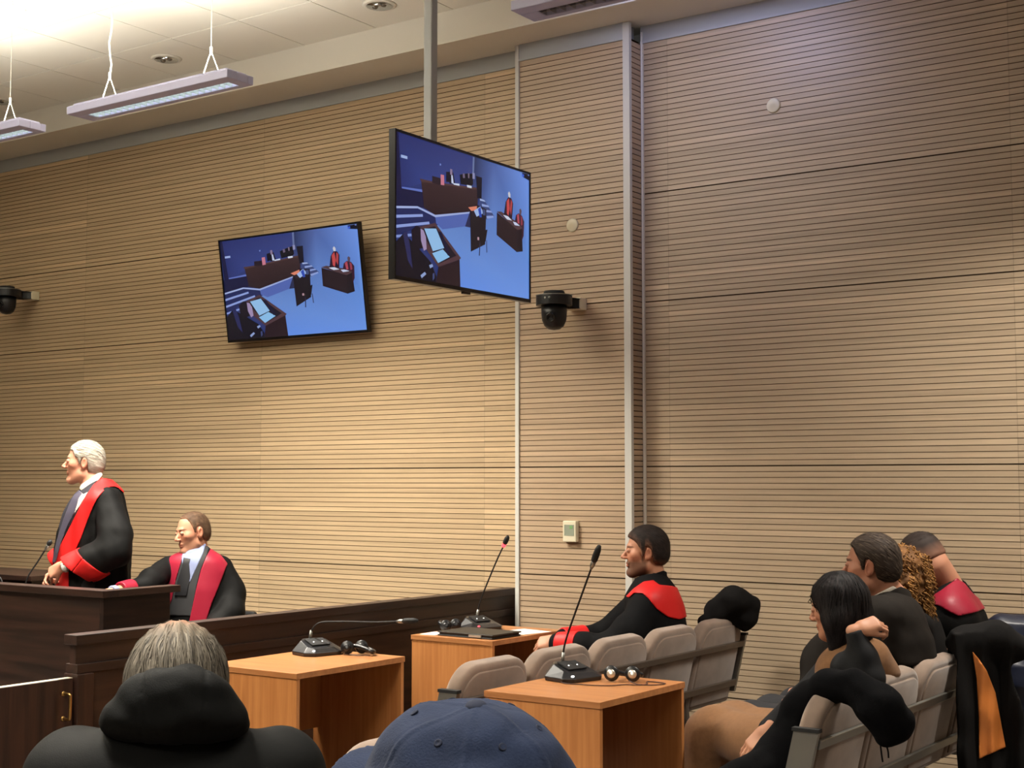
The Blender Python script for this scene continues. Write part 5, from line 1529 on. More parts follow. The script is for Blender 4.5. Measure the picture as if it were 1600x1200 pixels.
# ---- man in a dark suit
def suited_man():
    T = Plane(1385, 960, 5.75); s = T.s
    t = person('man in dark brown suit with white collar, seated behind the dark-haired woman', T.pt(1395, 960))
    H = Head(T.pt(1362, 884, 0), T.dirv(-.90, .42, -.03), T.dirv(-.05, 0, 1), sc=1.02, t=.011, skin=(196, 138, 112), hairc=(52, 42, 36), nose=1.0, jaw=1.02, fat=1.08,
             hair=[(-.13, -.075), (-.06, -.07), (-.036, -.05), (-.030, .005), (-.012, .028), (.004, .026), (.009, -.02), (.02, -.02), (.026, .02), (.040, .045), (.055, .072), (.09, .084)])
    B = Soft(); B.fn(H.f); B.cap(H.w(-.03, 0, -.05), T.pt(1388, 940, .02), .060, .072, k=.02)
    hip = np.array((-2.14, 5.56, .53))
    B.chain([T.pt(1390, 950, .02), T.pt(1395, 1000, .02), hip], [.09, .13, .13], k=.05)
    shL, elL, wrL = T.pt(1370, 965, -.18), T.pt(1345, 1050, -.16), T.pt(1262, 1075, .05)
    shR, elR, wrR = T.pt(1360, 960, .2), T.pt(1280, 1035, .3), T.pt(1262, 1090, .2)
    B.chain([shL, elL, wrL], [.055, .045, .03]); B.chain([shR, elR, wrR], [.055, .045, .03])
    hand_into(B, wrL, T.dirv(-.9, .2, -.3), T.dirv(-.2, -.3, .9), side=1); hand_into(B, wrR, T.dirv(-.8, -.2, -.5), T.dirv(-.2, 0, .9), side=-1)
    hp = [hip + (0, q, 0) for q in (-.1, .1)]; kn = [h + (-.46, 0, .02) for h in hp]; ft = [zat(k + (-.04, 0, 0), .07) for k in kn]
    seated_legs(B, hp[0], hp[1], kn[0], kn[1], ft[0], ft[1])
    lo, hi = bounds(T.bx(1200, 830, -.3, 1460, 1060, .4) + kn + ft + hp, .07)
    soft('body', B, lo, hi, .0038, M_skin, t, H.tint)
    lo, hi = bounds([H.w(0, 0, 0)], .17)
    ho = soft('hair', H.hair, lo, hi, .0032, M_hair, t, lambda P: np.tile(np.array(lin((50, 40, 34)), F32), (len(P), 1)) * (1 + .25 * wav(P, 170)[:, None]))
    strands(H.hair, surface_points(ho, 1100, 2), lambda P: np.tile(-H.R[:, 0] * .8 - H.R[:, 2] * .5, (len(P), 1)), 3, .009, .004, .003, [(96, 82, 70), (34, 26, 22)], 'hair_locks', M_hair, t, 6)
    JK = Soft(); JK.fn(T.loft([(920, 1392, 16, .07), (930, 1392, 30, .12), (944, 1390, 46, .19), (965, 1391, 56, .225), (1000, 1396, 63, .23), (1040, 1400, 64, .225), (1090, 1402, 62, .22), (1130, 1402, 58, .21)]))
    JK.chain([T.pt(1368, 962, -.15), T.pt(1348, 1010, -.19), T.pt(1343, 1050, -.16), T.pt(1272, 1072, .03)], [.08, .075, .07, .05], k=.05)
    JK.chain([T.pt(1360, 958, .17), T.pt(1300, 1010, .28), T.pt(1280, 1034, .3), T.pt(1262, 1082, .22)], [.085, .078, .08, .055], k=.05)
    JK.disp(lambda P: .006 * wav(P, 22, 3) + .002 * wav(P, 60, 1)); JK.cut(BACK2, .01)
    nc = lambda P: d_cap(P, A3(T.pt(1386, 940, .0)), A3(T.pt(1366, 905, 0)), .068, .082); JK.cut(nc, .005)
    lo, hi = bounds([T.pt(1210, 915, -.35), T.pt(1470, 1140, .45), T.pt(1210, 1140, .45), T.pt(1470, 915, -.35)], .05)
    soft('suit_jacket', JK, lo, hi, .0065, M_suit, t)
    lo, hi = bounds([T.pt(1380, 935, 0)], .19)
    CL = Soft(); CL.cap(T.pt(1376, 915, 0), T.pt(1386, 940, .01), .074, .088)
    cp = T.poly([(1348, 952), (1364, 938), (1380, 930), (1408, 917), (1420, 922), (1440, 950), (1420, 945), (1400, 935), (1385, 943), (1364, 958), (1352, 964)])
    soft('jacket_collar', shell(CL, .014, cp, .006), lo, hi, .004, M_suit, t)
    C2 = Soft(); C2.cap(T.pt(1372, 908, 0), T.pt(1384, 938, .0), .070, .080)
    soft('shirt_collar', shell(C2, .008, T.poly([(1344, 946), (1356, 936), (1372, 928), (1396, 916), (1402, 920), (1378, 934), (1360, 946), (1350, 956)]), .006), lo, hi, .0038, M_shirt, t)
    SH = Soft(); SH.chain([T.pt(1386, 954, .02) + (-.03, 0, 0), T.pt(1395, 1000, .02) + (-.045, 0, 0), hip + (-.045, 0, 0)], [.095, .132, .135], k=.05); SH.cut(BACK2, .01)
    lo, hi = bounds([T.pt(1388, 940, .02), hip], .2); soft('shirt', SH, lo, hi, .01, M_shirt, t)
    TR = Soft(); seated_legs(TR, hp[0], hp[1], kn[0], kn[1], ft[0], ft[1], (.105, .082, .075))
    lo, hi = bounds(list(hp) + list(kn) + list(ft), .14); soft('trousers', TR, lo, hi, .012, M_trouser, t)
    shoes(t, ft, (-1, 0, 0))
suited_man()

# ---- curly-haired person between the two men
def curly_person():
    T = Plane(1432, 915, 6.05); s = T.s
    t = person('person with long curly ginger-brown hair, seated between suit and crimson yoke', T.pt(1440, 915))
    H = Head(T.pt(1402, 900, .02), T.dirv(-.85, .5, -.05), sc=.92, skin=(200, 146, 118), hairc=(120, 84, 48), fat=.95)
    B = Soft(); B.fn(H.f); B.cap(H.w(-.025, 0, -.06), T.pt(1428, 960, .02), .05, .06, k=.02)
    hip = np.array((-2.16, 6.02, .53))
    B.chain([T.pt(1430, 965, .02), T.pt(1432, 1010, .02), hip], [.08, .11, .12], k=.05)
    hp = [hip + (0, q, 0) for q in (-.08, .08)]; kn = [h + (-.45, 0, .02) for h in hp]; ft = [zat(k + (-.04, 0, 0), .07) for k in kn]
    wr = [k + (.14, 0, .12) for k in kn]
    for q, w_ in ((-1, wr[0]), (1, wr[1])):
        sh = T.pt(1430, 975, .15 * q); el = sh * .5 + w_ * .5 + np.array((.05, 0, -.08)); B.chain([sh, el, w_], [.05, .04, .027])
        hand_into(B, w_, (-1, 0, -.2), (-.2, 0, 1), side=-q, curl=(.25, .25, .3, .3), sc=.9)
    seated_legs(B, hp[0], hp[1], kn[0], kn[1], ft[0], ft[1], (.075, .055, .04))
    lo, hi = bounds(T.bx(1380, 840, -.2, 1470, 1040, .25) + kn + ft + hp, .12)
    soft('body', B, lo, hi, .005, M_skin, t, H.tint)
    TP = Soft(); TP.fn(T.loft([(950, 1430, 20, .08), (965, 1431, 36, .17), (1000, 1434, 44, .18), (1060, 1436, 44, .18), (1110, 1438, 42, .18)])); TP.cut(BACK2, .01)
    for q, w_ in ((-1, wr[0]), (1, wr[1])):
        sh = T.pt(1430, 975, .14 * q); el = sh * .5 + w_ * .5 + np.array((.05, 0, -.08)); TP.chain([sh, el, w_ + (.03, 0, 0)], [.06, .052, .04], k=.04)
    lo, hi = bounds(T.bx(1380, 945, -.25, 1485, 1115, .25) + wr, .1); soft('sweater', TP, lo, hi, .009, M_coat, t)
    HR = Soft(); HR.ell(H.w(-.02, 0, .03), (.12, .105, .105), Rm=H.R)
    HR.chain([T.pt(1402, 890, .0), T.pt(1414, 920, -.03), T.pt(1432, 955, -.04), T.pt(1443, 976, -.04)], [.085, .085, .055, .025], k=.04)
    HR.cut(lambda P: np.maximum(-(H.loc(P)[:, 0] - .05), H.loc(P)[:, 2] - .075), .01)
    HR.disp(lambda P: .010 * wav(P, 70, 2) + .006 * wav(P, 150, 4))
    lo, hi = bounds([T.pt(1385, 845, -.15), T.pt(1475, 990, .15), T.pt(1385, 990, .15), T.pt(1475, 845, -.15)], .04)
    ho = soft('hair', HR, lo, hi, .005, M_hair, t, lambda P: np.tile(np.array(lin((104, 70, 38)), F32), (len(P), 1)) * (1 + .5 * wav(P, 110)[:, None]))
    rng = np.random.default_rng(8); b = MB(); cols = []
    pts = surface_points(ho, 620, 9)
    for p in pts:
        n0 = len(b.v); a0 = rng.random() * 6.28; L_ = rng.uniform(.05, .11); tw = rng.uniform(2.0, 3.6); r0 = rng.uniform(.006, .010)
        out = nrm(p - H.w(-.02, 0, -.03 )); ln = []
        for k in range(15):
            u = k / 14; a = a0 + u * tw * 6.28
            c = p + np.array((out[0] * .02 * u, out[1] * .02 * u, -L_ * u)) + out * .004
            ln.append(c + np.array((math.cos(a), math.sin(a), 0)) * r0 * (1 - .4 * u))
        b.tube(ln, [.0030 * (1 - .6 * k / 14) for k in range(15)], 4)
        m_ = rng.random(); cc = np.array(lin((176, 128, 70))) * m_ + np.array(lin((92, 60, 32))) * (1 - m_)
        cols += [tuple(cc) + (1,)] * (len(b.v) - n0)
    link_mesh('hair_curls', b.v, b.f, M_hair, t, True, None, None, None, cols)
    TR = Soft(); seated_legs(TR, hp[0], hp[1], kn[0], kn[1], ft[0], ft[1], (.10, .08, .07))
    lo, hi = bounds(list(hp) + list(kn) + list(ft), .14); soft('trousers', TR, lo, hi, .012, M_trouser, t); shoes(t, ft, (-1, 0, 0))
curly_person()

# ---- man in black robe with crimson yoke, head bowed
def bowed_man():
    T = Plane(1490, 925, 6.35); s = T.s
    t = person('man with bowed head and cropped hair in black robe with crimson yoke', T.pt(1500, 925))
    H = Head(T.pt(1441, 876, .02), T.dirv(-.72, .50, -.46), T.dirv(-.46, .25, .85), sc=1.02, t=.003, skin=(204, 146, 118), hairc=(58, 48, 44), fat=1.03,
             hair=[(-.13, -.03), (-.095, -.028), (-.06, -.026), (-.036, -.01), (-.030, .012), (-.012, .032), (.004, .030), (.009, -.005), (.02, -.005), (.026, .02), (.040, .05), (.055, .074), (.09, .084)])
    B = Soft(); B.fn(H.f); B.cap(H.w(-.045, 0, -.045), T.pt(1487, 922, .02), .062, .062, k=.03)
    hip = np.array((-2.14, 6.50, .53))
    B.chain([T.pt(1494, 945, .02), T.pt(1498, 990, .02), hip], [.07, .11, .12], k=.04)
    hp = [hip + (0, q, 0) for q in (-.1, .1)]; kn = [h + (-.46, 0, .02) for h in hp]; ft = [zat(k + (-.04, 0, 0), .07) for k in kn]
    wr = [k + (.12, 0, .14) for k in kn]; els = []
    for q, w_ in ((-1, wr[0]), (1, wr[1])):
        sh = T.pt(1490, 966, .15 * q); el = sh * .5 + w_ * .5 + np.array((-.02, .08 * q, -.08)); els.append((sh, el)); B.chain([sh, el, w_], [.045, .04, .03])
        hand_into(B, w_, (-1, 0, -.2), (-.2, 0, 1), side=-q, curl=(.25, .25, .3, .3))
    seated_legs(B, hp[0], hp[1], kn[0], kn[1], ft[0], ft[1])
    lo, hi = bounds(T.bx(1390, 825, -.25, 1530, 1040, .3) + kn + ft + hp + wr, .12)
    soft('body', B, lo, hi, .004, M_skin, t, H.tint)
    lo, hi = bounds([H.w(0, 0, 0)], .17)
    ho = soft('hair', H.hair, lo, hi, .0034, M_hair, t, H.hairtint((52, 43, 40), .07, .6, 190, .12))
    locks(H, ho, [(70, 58, 52), (30, 24, 22)], t, 500, .006, .002, 5, (-.8, 0, .2), zmin=.07)
    RB = Soft(); RB.fn(T.loft([(903, 1494, 12, .06), (916, 1490, 25, .13), (934, 1490, 36, .19), (955, 1494, 46, .215), (990, 1499, 49, .22), (1040, 1504, 50, .22), (1090, 1504, 50, .22)]))
    for (sh, el), w_ in zip(els, wr): RB.chain([sh, el, w_ + (.05, 0, 0)], [.085, .085, .07], k=.05)
    RB.disp(lambda P: .005 * wav(P, 26, 1.5)); RB.cut(BACK2, .01)
    nc = lambda P: d_cap(P, A3(T.pt(1492, 925, .0)), A3(T.pt(1470, 895, 0)), .07, .085); RB.cut(nc, .005)
    lo, hi = bounds(T.bx(1420, 895, -.35, 1560, 1100, .4) + wr, .08); soft('robe', RB, lo, hi, .007, M_robe, t)
    yk = T.poly([(1452, 938), (1458, 930), (1471, 922), (1486, 911), (1493, 907), (1500, 907), (1507, 911), (1519, 926), (1545, 948), (1526, 955), (1497, 961), (1483, 955), (1468, 946), (1458, 944)])
    lo, hi = bounds([T.pt(1445, 895, -.3), T.pt(1550, 970, .3), T.pt(1445, 970, .3), T.pt(1550, 895, -.3)], .03)
    soft('yoke', shell(RB, .008, yk), lo, hi, .0045, M_crim, t)
    CL = Soft(); CL.cap(T.pt(1484, 912, 0), T.pt(1494, 928, .01), .070, .080)
    soft('collar', shell(CL, .003, T.poly([(1456, 934), (1462, 926), (1478, 915), (1496, 903), (1502, 908), (1490, 918), (1466, 934)]), .008), lo, hi, .0045, M_crim, t)
    TR = Soft(); seated_legs(TR, hp[0], hp[1], kn[0], kn[1], ft[0], ft[1], (.105, .082, .075))
    lo, hi = bounds(list(hp) + list(kn) + list(ft), .14); soft('trousers', TR, lo, hi, .012, M_trouser, t); shoes(t, ft, (-1, 0, 0))
bowed_man()

# ---- foreground: grey-haired man from behind
def simple_chair(label, c, fwd, zs=.42):
    t = thing('audience_seat', label, 'chair', (float(c[0]), float(c[1]), 0))
    M = frame((c[0], c[1], 0), fwd)
    bevel(MB().box((-.24, -.24, zs - .08), (.24, .24, zs), M).build('seat', M_seat, t, True), .02)
    bevel(MB().box((-.36, -.24, zs - .04), (-.29, .24, .78), M).build('backrest', M_seat, t, True), .02)
    b = MB()
    for y in (-.2, .2): b.tube([M @ Vector((-.27, y, .02)), M @ Vector((-.27, y, .4))], .015, 8); b.tube([M @ Vector((.2, y, .02)), M @ Vector((.2, y, .36))], .015, 8)
    b.box((-.3, -.22, .34), (.22, -.18, .36), M); b.box((-.3, .18, .34), (.22, .22, .36), M)
    b.build('leg_frame', M_frame, t)

def hooded_man():
    T = Plane(275, 1085, 2.45); s = T.s
    t = person('grey-haired man seen from behind in black hooded jacket, bottom left', T.pt(275, 1085, .05))
    fw = T.dirv(-.02, 1, 0)
    H = Head(T.pt(276, 1097, .02), T.dirv(-.02, .93, -.30), T.dirv(0, .30, .95), sc=1.02, t=.014, skin=(214, 150, 122), hairc=(118, 106, 90), fat=1.04)
    B = Soft(); B.fn(H.f); B.cap(H.w(-.03, 0, -.05), T.pt(275, 1180, .03), .062, .075, k=.02)
    hip = zat(T.pt(275, 1400, .05), .52)
    B.chain([T.pt(275, 1200, .04), T.pt(275, 1300, .04), hip], [.10, .14, .14], k=.05)
    hp = [hip + T.ex * q for q in (-.1, .1)]; kn = [h + fw * .45 for h in hp]; ft = [zat(k + fw * .04, .07) for k in kn]
    wr = [k - fw * .05 + (0, 0, .16) for k in kn]; arms = []
    for q, w_ in ((-1, wr[0]), (1, wr[1])):
        sh = T.pt(275 + q * 160, 1215, .05); el = T.pt(275 + q * 205, 1400, .12); arms.append((sh, el)); B.chain([sh, el, w_], [.055, .045, .03])
        hand_into(B, w_, fw + np.array((0, 0, -.2)), (0, 0, 1), side=q * 1, curl=(.3, .3, .3, .3))
    seated_legs(B, hp[0], hp[1], kn[0], kn[1], ft[0], ft[1])
    lo, hi = bounds(T.bx(180, 960, -.2, 370, 1300, .25) + kn + ft + hp + wr + [a[1] for a in arms], .12)
    soft('body', B, lo, hi, .0045, M_skin, t, H.tint)
    HS = Soft(); HS.fn(H.hair); HS.disp(lambda P: .0012 * np.sin(H.loc(P)[:, 1] * 340 + 3 * wav(P, 40)))
    lo, hi = bounds([H.w(0, 0, 0)], .18)
    def hc(P):
        l = H.loc(P); bald = np.exp(-(((l[:, 0] + .035) / .035) ** 2 + ((l[:, 1]) / .03) ** 2 + ((l[:, 2] - .125) / .03) ** 2))[:, None]
        m = (.5 + .5 * wav(l * A3((.4, 2.2, .5)), 130))[:, None]
        c = np.array(lin((76, 71, 64)), F32) * (1 - m) + np.array(lin((118, 108, 94)), F32) * m
        return c * (1 - .85 * bald) + np.array(lin((176, 124, 96)), F32) * .85 * bald
    ho = soft('hair', HS, lo, hi, .003, M_hair, t, hc)
    cw = A3(H.w(-.04, 0, .13))
    kp = lambda v: np.linalg.norm((v - cw) * A3((1, 1, 1)), axis=1) > .062
    strands(HS, surface_points(ho, 3600, 3, kp), lambda P: (P - cw) + A3((0, 0, -.05)), 7, .011, .004, .0022, [(140, 132, 118), (54, 50, 45)], 'hair_locks', M_hair, t, 4)
    strands(HS, surface_points(ho, 110, 5, lambda v: np.linalg.norm(v - cw, axis=1) < .05), lambda P: (P - cw) + A3((.01, .0, -.02)), 5, .010, .003, .0016, [(140, 128, 110), (90, 82, 70)], 'hair_locks', M_hair, t, 4)
    JK = Soft()
    JK.fn(T.loft([(1120, 275, 70, .06), (1140, 272, 118, .085), (1160, 268, 158, .10), (1185, 265, 184, .115), (1220, 265, 194, .135), (1300, 268, 196, .15), (1420, 270, 185, .16), (1480, 270, 180, .16)]))
    for (sh, el), w_ in zip(arms, wr): JK.chain([sh, el, w_], [.088, .085, .055], k=.05)
    JK.disp(lambda P: .004 * wav(P, 26, 1))
    lo, hi = bounds(T.bx(60, 1110, -.25, 480, 1490, .3) + wr + [a[1] for a in arms], .12); soft('jacket', JK, lo, hi, .007, M_parka, t)
    # hood folded down round the neck
    HD = Soft()
    HD.fn(T.loft([(1041, 275, 34, .035, -.10), (1050, 275, 60, .05, -.095), (1068, 276, 79, .07, -.085), (1095, 275, 98, .09, -.07), (1122, 276, 116, .11, -.05), (1139, 274, 124, .115, -.04), (1149, 272, 112, .115, -.03), (1160, 270, 84, .11, -.01), (1172, 268, 40, .08, 0)]))
    HD.cut(lambda P: d_ell(P, A3(H.w(-.01, 0, 0)), A3((.112, .100, .15)), H.R), .012)
    HD.disp(lambda P: .0035 * wav(P, 34, 2) + .0015 * wav(P, 90, 4) + .0030 * np.exp(-(((np.abs(T.loc(P)[:, 0] + .004) - .052) / .0025) ** 2)) + .003 * wav(P * A3((1, 1, 2.2)), 46, 6))
    lo, hi = bounds(T.bx(140, 1030, -.24, 410, 1178, .15), .03); soft('hood', HD, lo, hi, .0042, M_parka, t)
    TR = Soft(); seated_legs(TR, hp[0], hp[1], kn[0], kn[1], ft[0], ft[1], (.105, .082, .075))
    lo, hi = bounds(list(hp) + list(kn) + list(ft), .14); soft('trousers', TR, lo, hi, .012, M_trouser, t); shoes(t, ft, fw)
    simple_chair('audience seat under the grey-haired man in the hooded jacket', hip, tuple(fw))
hooded_man()

def capped_person():
    T = Plane(735, 1150, 1.35); s = T.s
    t = person('person in navy baseball cap seen from behind at the bottom edge', T.pt(735, 1150, .05))
    fw = T.dirv(-.80, .60, 0)
    up = T.dirv(.48, -.56, .72)
    H = Head(T.pt(724, 1309, .02), T.dirv(-.78, .60, .18), up, sc=.95, t=.010, skin=(208, 150, 122), hairc=(70, 56, 46))
    B = Soft(); B.fn(H.f); B.cap(H.w(-.03, 0, -.05), T.pt(735, 1470, .05), .06, .072, k=.02)
    hip = zat(T.pt(740, 1500, .08), .52)
    B.chain([zat(hip, 1.0), zat(hip, .8), hip], [.10, .13, .13], k=.05)
    sd = np.cross((0, 0, 1), fw)
    hp = [hip + sd * q for q in (-.1, .1)]; kn = [h + fw * .45 for h in hp]; ft = [zat(k + fw * .04, .07) for k in kn]
    wr = [k - fw * .05 + (0, 0, .16) for k in kn]; arms = []
    for q, w_ in ((-1, wr[0]), (1, wr[1])):
        sh = zat(hip, 1.0) + sd * q * .19; el = zat(hip, .72) + sd * q * .25 + fw * .05; arms.append((sh, el)); B.chain([sh, el, w_], [.055, .045, .03])
        hand_into(B, w_, fw + np.array((0, 0, -.2)), (0, 0, 1), side=-q, curl=(.3, .3, .3, .3))
    seated_legs(B, hp[0], hp[1], kn[0], kn[1], ft[0], ft[1])
    lo, hi = bounds([H.w(0, 0, .1)] + kn + ft + hp + wr + [a[1] for a in arms] + [a[0] for a in arms], .15)
    soft('body', B, lo, hi, .005, M_skin, t, H.tint)
    lo, hi = bounds([H.w(0, 0, 0)], .17); soft('hair', H.hair, lo, hi, .005, M_hair, t, lambda P: np.tile(np.array(lin((70, 56, 46)), F32), (len(P), 1)))
    JK = Soft(); JK.cap(zat(hip, 1.0), zat(hip, .95), .10, .16, k=.05); JK.cap(zat(hip, .98) + sd * .15, zat(hip, .98) - sd * .15, .085, k=.05); JK.cap(zat(hip, .95), zat(hip, .5), .16, .17, k=.06)
    for (sh, el), w_ in zip(arms, wr): JK.chain([sh, el, w_], [.08, .075, .05], k=.05)
    lo, hi = bounds([zat(hip, 1.1)] + wr + [zat(hip, .4)] + [a[1] for a in arms], .2); soft('jacket', JK, lo, hi, .011, M_parka, t)
    TR = Soft(); seated_legs(TR, hp[0], hp[1], kn[0], kn[1], ft[0], ft[1], (.105, .082, .075))
    lo, hi = bounds(list(hp) + list(kn) + list(ft), .14); soft('trousers', TR, lo, hi, .012, M_trouser, t); shoes(t, ft, fw)
    simple_chair('audience seat under the person in the navy cap', hip, tuple(fw))
    # the cap: crown of six panels, button, eyelets, peak
    CP = Soft(); CP.ell((-.012, 0, .036), (.120, .102, .108)); CP.ell((-.010, 0, .05), (.108, .094, .090), k=.02)
    CP.keep(lambda l: -(l[:, 2] - .012), .004)
    def seams(l):
        an = np.arctan2(l[:, 1], l[:, 0] + .012); r = np.hypot(l[:, 0] + .012, l[:, 1])
        ds = np.abs(((an + math.pi / 6) % (math.pi / 3)) - math.pi / 6) * r
        return .0012 * np.exp(-(ds / .0022) ** 2) - .0010 * np.exp(-((ds - .005) / .0016) ** 2)
    CP.disp(lambda l: (-seams(l) + +.0042 * wav(l, 42, 2.0) + .0034 * wav(l * A3((1, 1, 1.6)), 75, 5.0)).astype(F32))
    f = lambda P: CP(H.loc(P))
    lo, hi = bounds([H.w(0, 0, .06)], .17); cr = soft('cap', f, lo, hi, .0028, M_cap, t)
    BT = Soft(); BT.ell((-.012, 0, .1455), (.0115, .0115, .0065)); lo, hi = bounds([H.w(-.012, 0, .144)], .025); soft('cap_button', lambda P: BT(H.loc(P)), lo, hi, .0016, M_capd, cr)
    for k in range(6):
        a = math.pi / 6 + k * math.pi / 3
        d = np.array((math.cos(a) * .066 - .012, math.sin(a) * .058, .118))
        for z in np.linspace(.135, .085, 40):
            if CP(A3((d[0], d[1], z))[None])[0] < 0: break
        n_ = nrm((math.cos(a) * .6, math.sin(a) * .6, .75)); c = H.w(d[0], d[1], z + .0008); nw = H.R @ n_
        MB().lathe([(.0018, 0), (.0030, .0008), (.0042, .0003), (.0044, -.001)], 16, frame(Vector(c.tolist()), Vector(nw.tolist()).orthogonal(), Vector(nw.tolist()))).build('eyelet', M_capd, cr, True)
    PK = Soft()
    def peak(l):
        zc = .045 - ((l[:, 1] / .085) ** 2) * .026 - (l[:, 0] - .10) * .02
        e = np.sqrt(((l[:, 0] - .085) / .075) ** 2 + (l[:, 1] / .090) ** 2)
        return np.maximum(np.maximum(np.abs(l[:, 2] - zc) - .0026, (e - 1) * .08), -(CP(l) + .006))
    lo, hi = bounds([H.w(.11, 0, .02)], .14); soft('peak', lambda P: peak(H.loc(P)).astype(F32), lo, hi, .0026, M_cap, t)
    def edge(l):
        zc = .045 - ((l[:, 1] / .085) ** 2) * .026 - (l[:, 0] - .10) * .02
        return np.maximum(np.maximum(np.abs(CP(l) - .003) - .003, np.abs(l[:, 2] - zc - .004) - .0028), .05 - l[:, 0])
    soft('peak_piping', lambda P: edge(H.loc(P)).astype(F32), lo, hi, .0022, M_watch, t)
capped_person()

# ------------------------------------------------------------------ coats hung over the seats
def coat(name, label, cat, f, pts, m, h=.006, mg=.1, group=None):
    base = zat(np.mean([tuple(p) for p in pts], 0), float(np.min([p[2] for p in pts])))
    t = thing(name, label, cat, tuple(float(v) for v in base), group)
    lo, hi = bounds(pts, mg); soft('cloth', f, lo, hi, h, m, t); return t

T = Plane(1140, 955, 7.45)
S = Soft(); pts = [T.pt(1096, 975, -.02), T.pt(1112, 962, -.02), T.pt(1120, 945, .0), T.pt(1150, 930, .02), T.pt(1176, 948, .04), T.pt(1172, 972, .03), T.pt(1166, 984, .02)]
S.chain([T.pt(1098, 970, -.06), T.pt(1118, 960, -.02)], [.028, .045], k=.03)
S.chain([T.pt(1118, 952, 0), T.pt(1146, 938, .0), T.pt(1172, 946, .03)], [.05, .066, .045], k=.05)
S.chain([T.pt(1172, 948, .03), T.pt(1167, 968, .03), T.pt(1164, 980, .03)], [.05, .04, .022], k=.04)
S.chain([T.pt(1120, 965, .02), T.pt(1160, 962, .05)], [.045, .055], k=.05)
S.chain([T.pt(1130, 960, .12), T.pt(1122, 1010, .16)], [.05, .06], k=.05)
S.disp(lambda P: .010 * wav(P, 24, 2.0) + .004 * wav(P, 60, 1))
coat('coat', 'black coat bunched over the last seat back beside the bearded man', 'coat', S, pts, M_coat)

T = Plane(1330, 1090, 4.75)
S = Soft()
a = [T.pt(1398, 1128, -.12), T.pt(1372, 1100, -.12), T.pt(1335, 1072, -.06), T.pt(1296, 1070, .0), T.pt(1258, 1098, .10), T.pt(1234, 1136, .14), T.pt(1206, 1178, .10), T.pt(1130, 1222, .06)]
S.chain(a, [.066, .062, .046, .046, .048, .042, .040, .04], k=.05)
S.chain([T.pt(1372, 1108, -.13), T.pt(1378, 1150, -.14)], [.055, .030], k=.05)
b_ = [T.pt(1292, 1084, .04), T.pt(1252, 1118, .12), T.pt(1230, 1165, .14), T.pt(1208, 1222, .12), T.pt(1190, 1260, .1)]
S.chain(b_, [.03, .055, .06, .075, .07], k=.06)
S.chain([T.pt(1258, 1146, .1), T.pt(1196, 1206, .06), T.pt(1110, 1230, .04)], [.05, .055, .045], k=.06)
S.disp(lambda P: .008 * wav(P, 26, 1.0) + .004 * wav(P, 60, 3))
t = coat('hooded_coat', 'black hooded coat slung over the nearest seat back beside the woman', 'coat', S, a + b_, M_fleece, .0055, .13)
b = MB()
b.tube(spline([T.pt(1372, 1150, -.15), T.pt(1374, 1170, -.15), T.pt(1376, 1186, -.15)], 4), .003, 6); b.tube(spline([T.pt(1378, 1150, -.15), T.pt(1384, 1168, -.15), T.pt(1385, 1180, -.15)], 4), .003, 6)
b.build('drawstring', M_fleece, t, True)

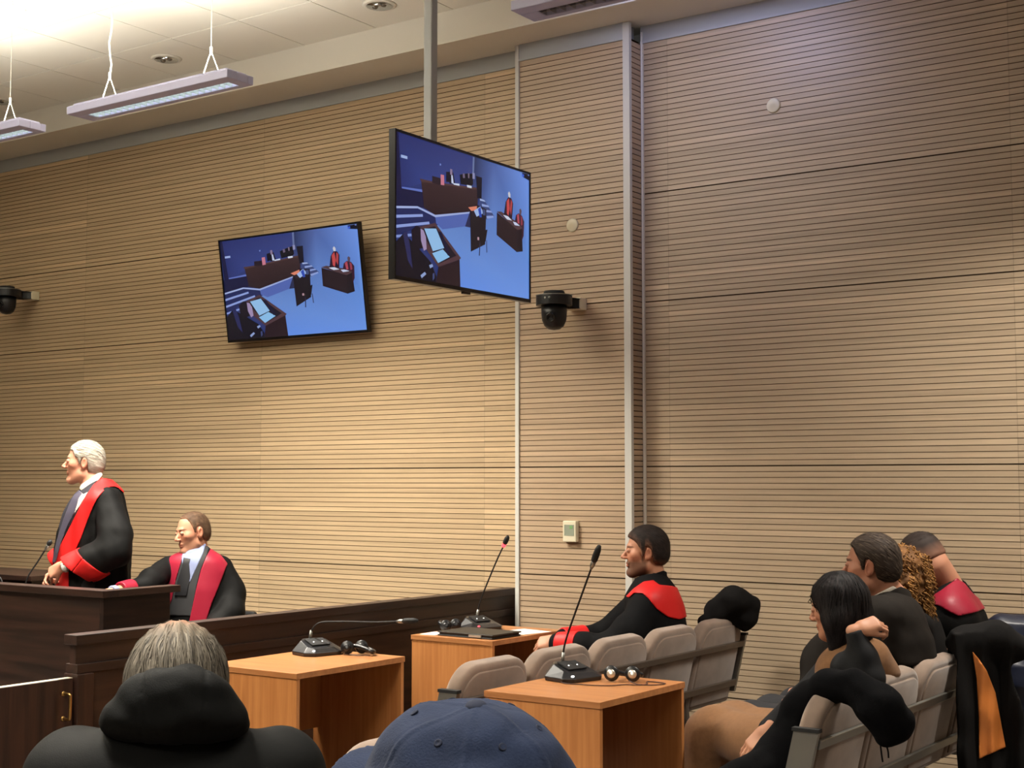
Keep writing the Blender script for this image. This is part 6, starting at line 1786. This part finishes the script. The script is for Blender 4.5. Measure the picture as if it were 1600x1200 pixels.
T = Plane(1530, 1060, 5.75)
S = Soft()
def coat_sheet(P):
    """cloth hanging down behind the seat back from a fold over its top"""
    l = T.loc(P); u, d, z = l[:, 0], l[:, 1], l[:, 2]
    w0 = np.interp(z, [-.5, -.2, .05, .2], [.155, .14, .11, .10]); c0 = np.interp(z, [-.5, -.2, .05, .2], [.06, .045, .02, .0])
    th = .035 + .012 * np.sin(u * 55 + 4 * z) + .006 * np.sin(u * 120 - 6 * z)
    q = np.maximum(np.abs(u - c0) - w0, np.abs(d - .03 * np.sin(u * 20)) - th)
    return np.maximum(np.maximum(q, z - .18), -.52 - z) * .8
S.fn(coat_sheet)
pts = [T.pt(1498, 1000, 0), T.pt(1512, 1012, -.02), T.pt(1560, 998, .0), T.pt(1596, 1010, .02), T.pt(1500, 1200, 0), T.pt(1590, 1250, 0)]
S.chain([T.pt(1492, 1006, .06), T.pt(1512, 1000, .02), T.pt(1556, 996, .02), T.pt(1590, 1012, .03)], [.035, .045, .06, .055], k=.05)
S.disp(lambda P: .005 * wav(P, 26, 2))
lp = T.poly([(1520, 1018), (1530, 1030), (1542, 1048), (1555, 1082), (1562, 1125), (1569, 1166), (1548, 1174), (1527, 1183), (1528, 1120), (1526, 1060)])
t = coat('lined_coat', 'black coat with orange satin lining hung over the far seat back', 'coat', S, pts, M_coat, .006, .14)
lo, hi = bounds([T.pt(1515, 1010, -.15), T.pt(1575, 1190, .05), T.pt(1515, 1190, .05), T.pt(1575, 1010, -.15)], .03)
L_ = Soft(); L_.fn(S); L_.disp(lambda P: .004 * wav(P * A3((1, 1, .5)), 60, 3))
soft('lining', shell(L_, .012, both(lp, lambda P: T.loc(P)[:, 1] - .02)), lo, hi, .0042, M_orange, t)

T = Plane(1582, 1040, 6.3)
S = Soft(); pts = [T.pt(1540, 985, 0), T.pt(1570, 970, 0), T.pt(1610, 985, 0), T.pt(1630, 1060, 0), T.pt(1590, 1130, 0), T.pt(1640, 1180, 0)]
S.chain([T.pt(1545, 992, .05), T.pt(1568, 982, .0), T.pt(1600, 986, -.02), T.pt(1630, 1010, -.02)], [.045, .06, .065, .07], k=.05)
S.chain([T.pt(1585, 1010, -.02), T.pt(1588, 1060, -.05), T.pt(1592, 1110, -.05)], [.09, .085, .07], k=.06)
S.chain([T.pt(1625, 1010, 0), T.pt(1632, 1080, -.03), T.pt(1640, 1150, -.03)], [.10, .11, .09], k=.06)
S.disp(lambda P: .008 * np.abs(np.sin(T.loc(P)[:, 2] * 34 + 2 * T.loc(P)[:, 0])) + .005 * wav(P, 30, 1))
coat('puffer_jacket', 'navy blue puffer jacket bunched at the right picture edge', 'jacket', S, pts, M_puff, .006, .15)
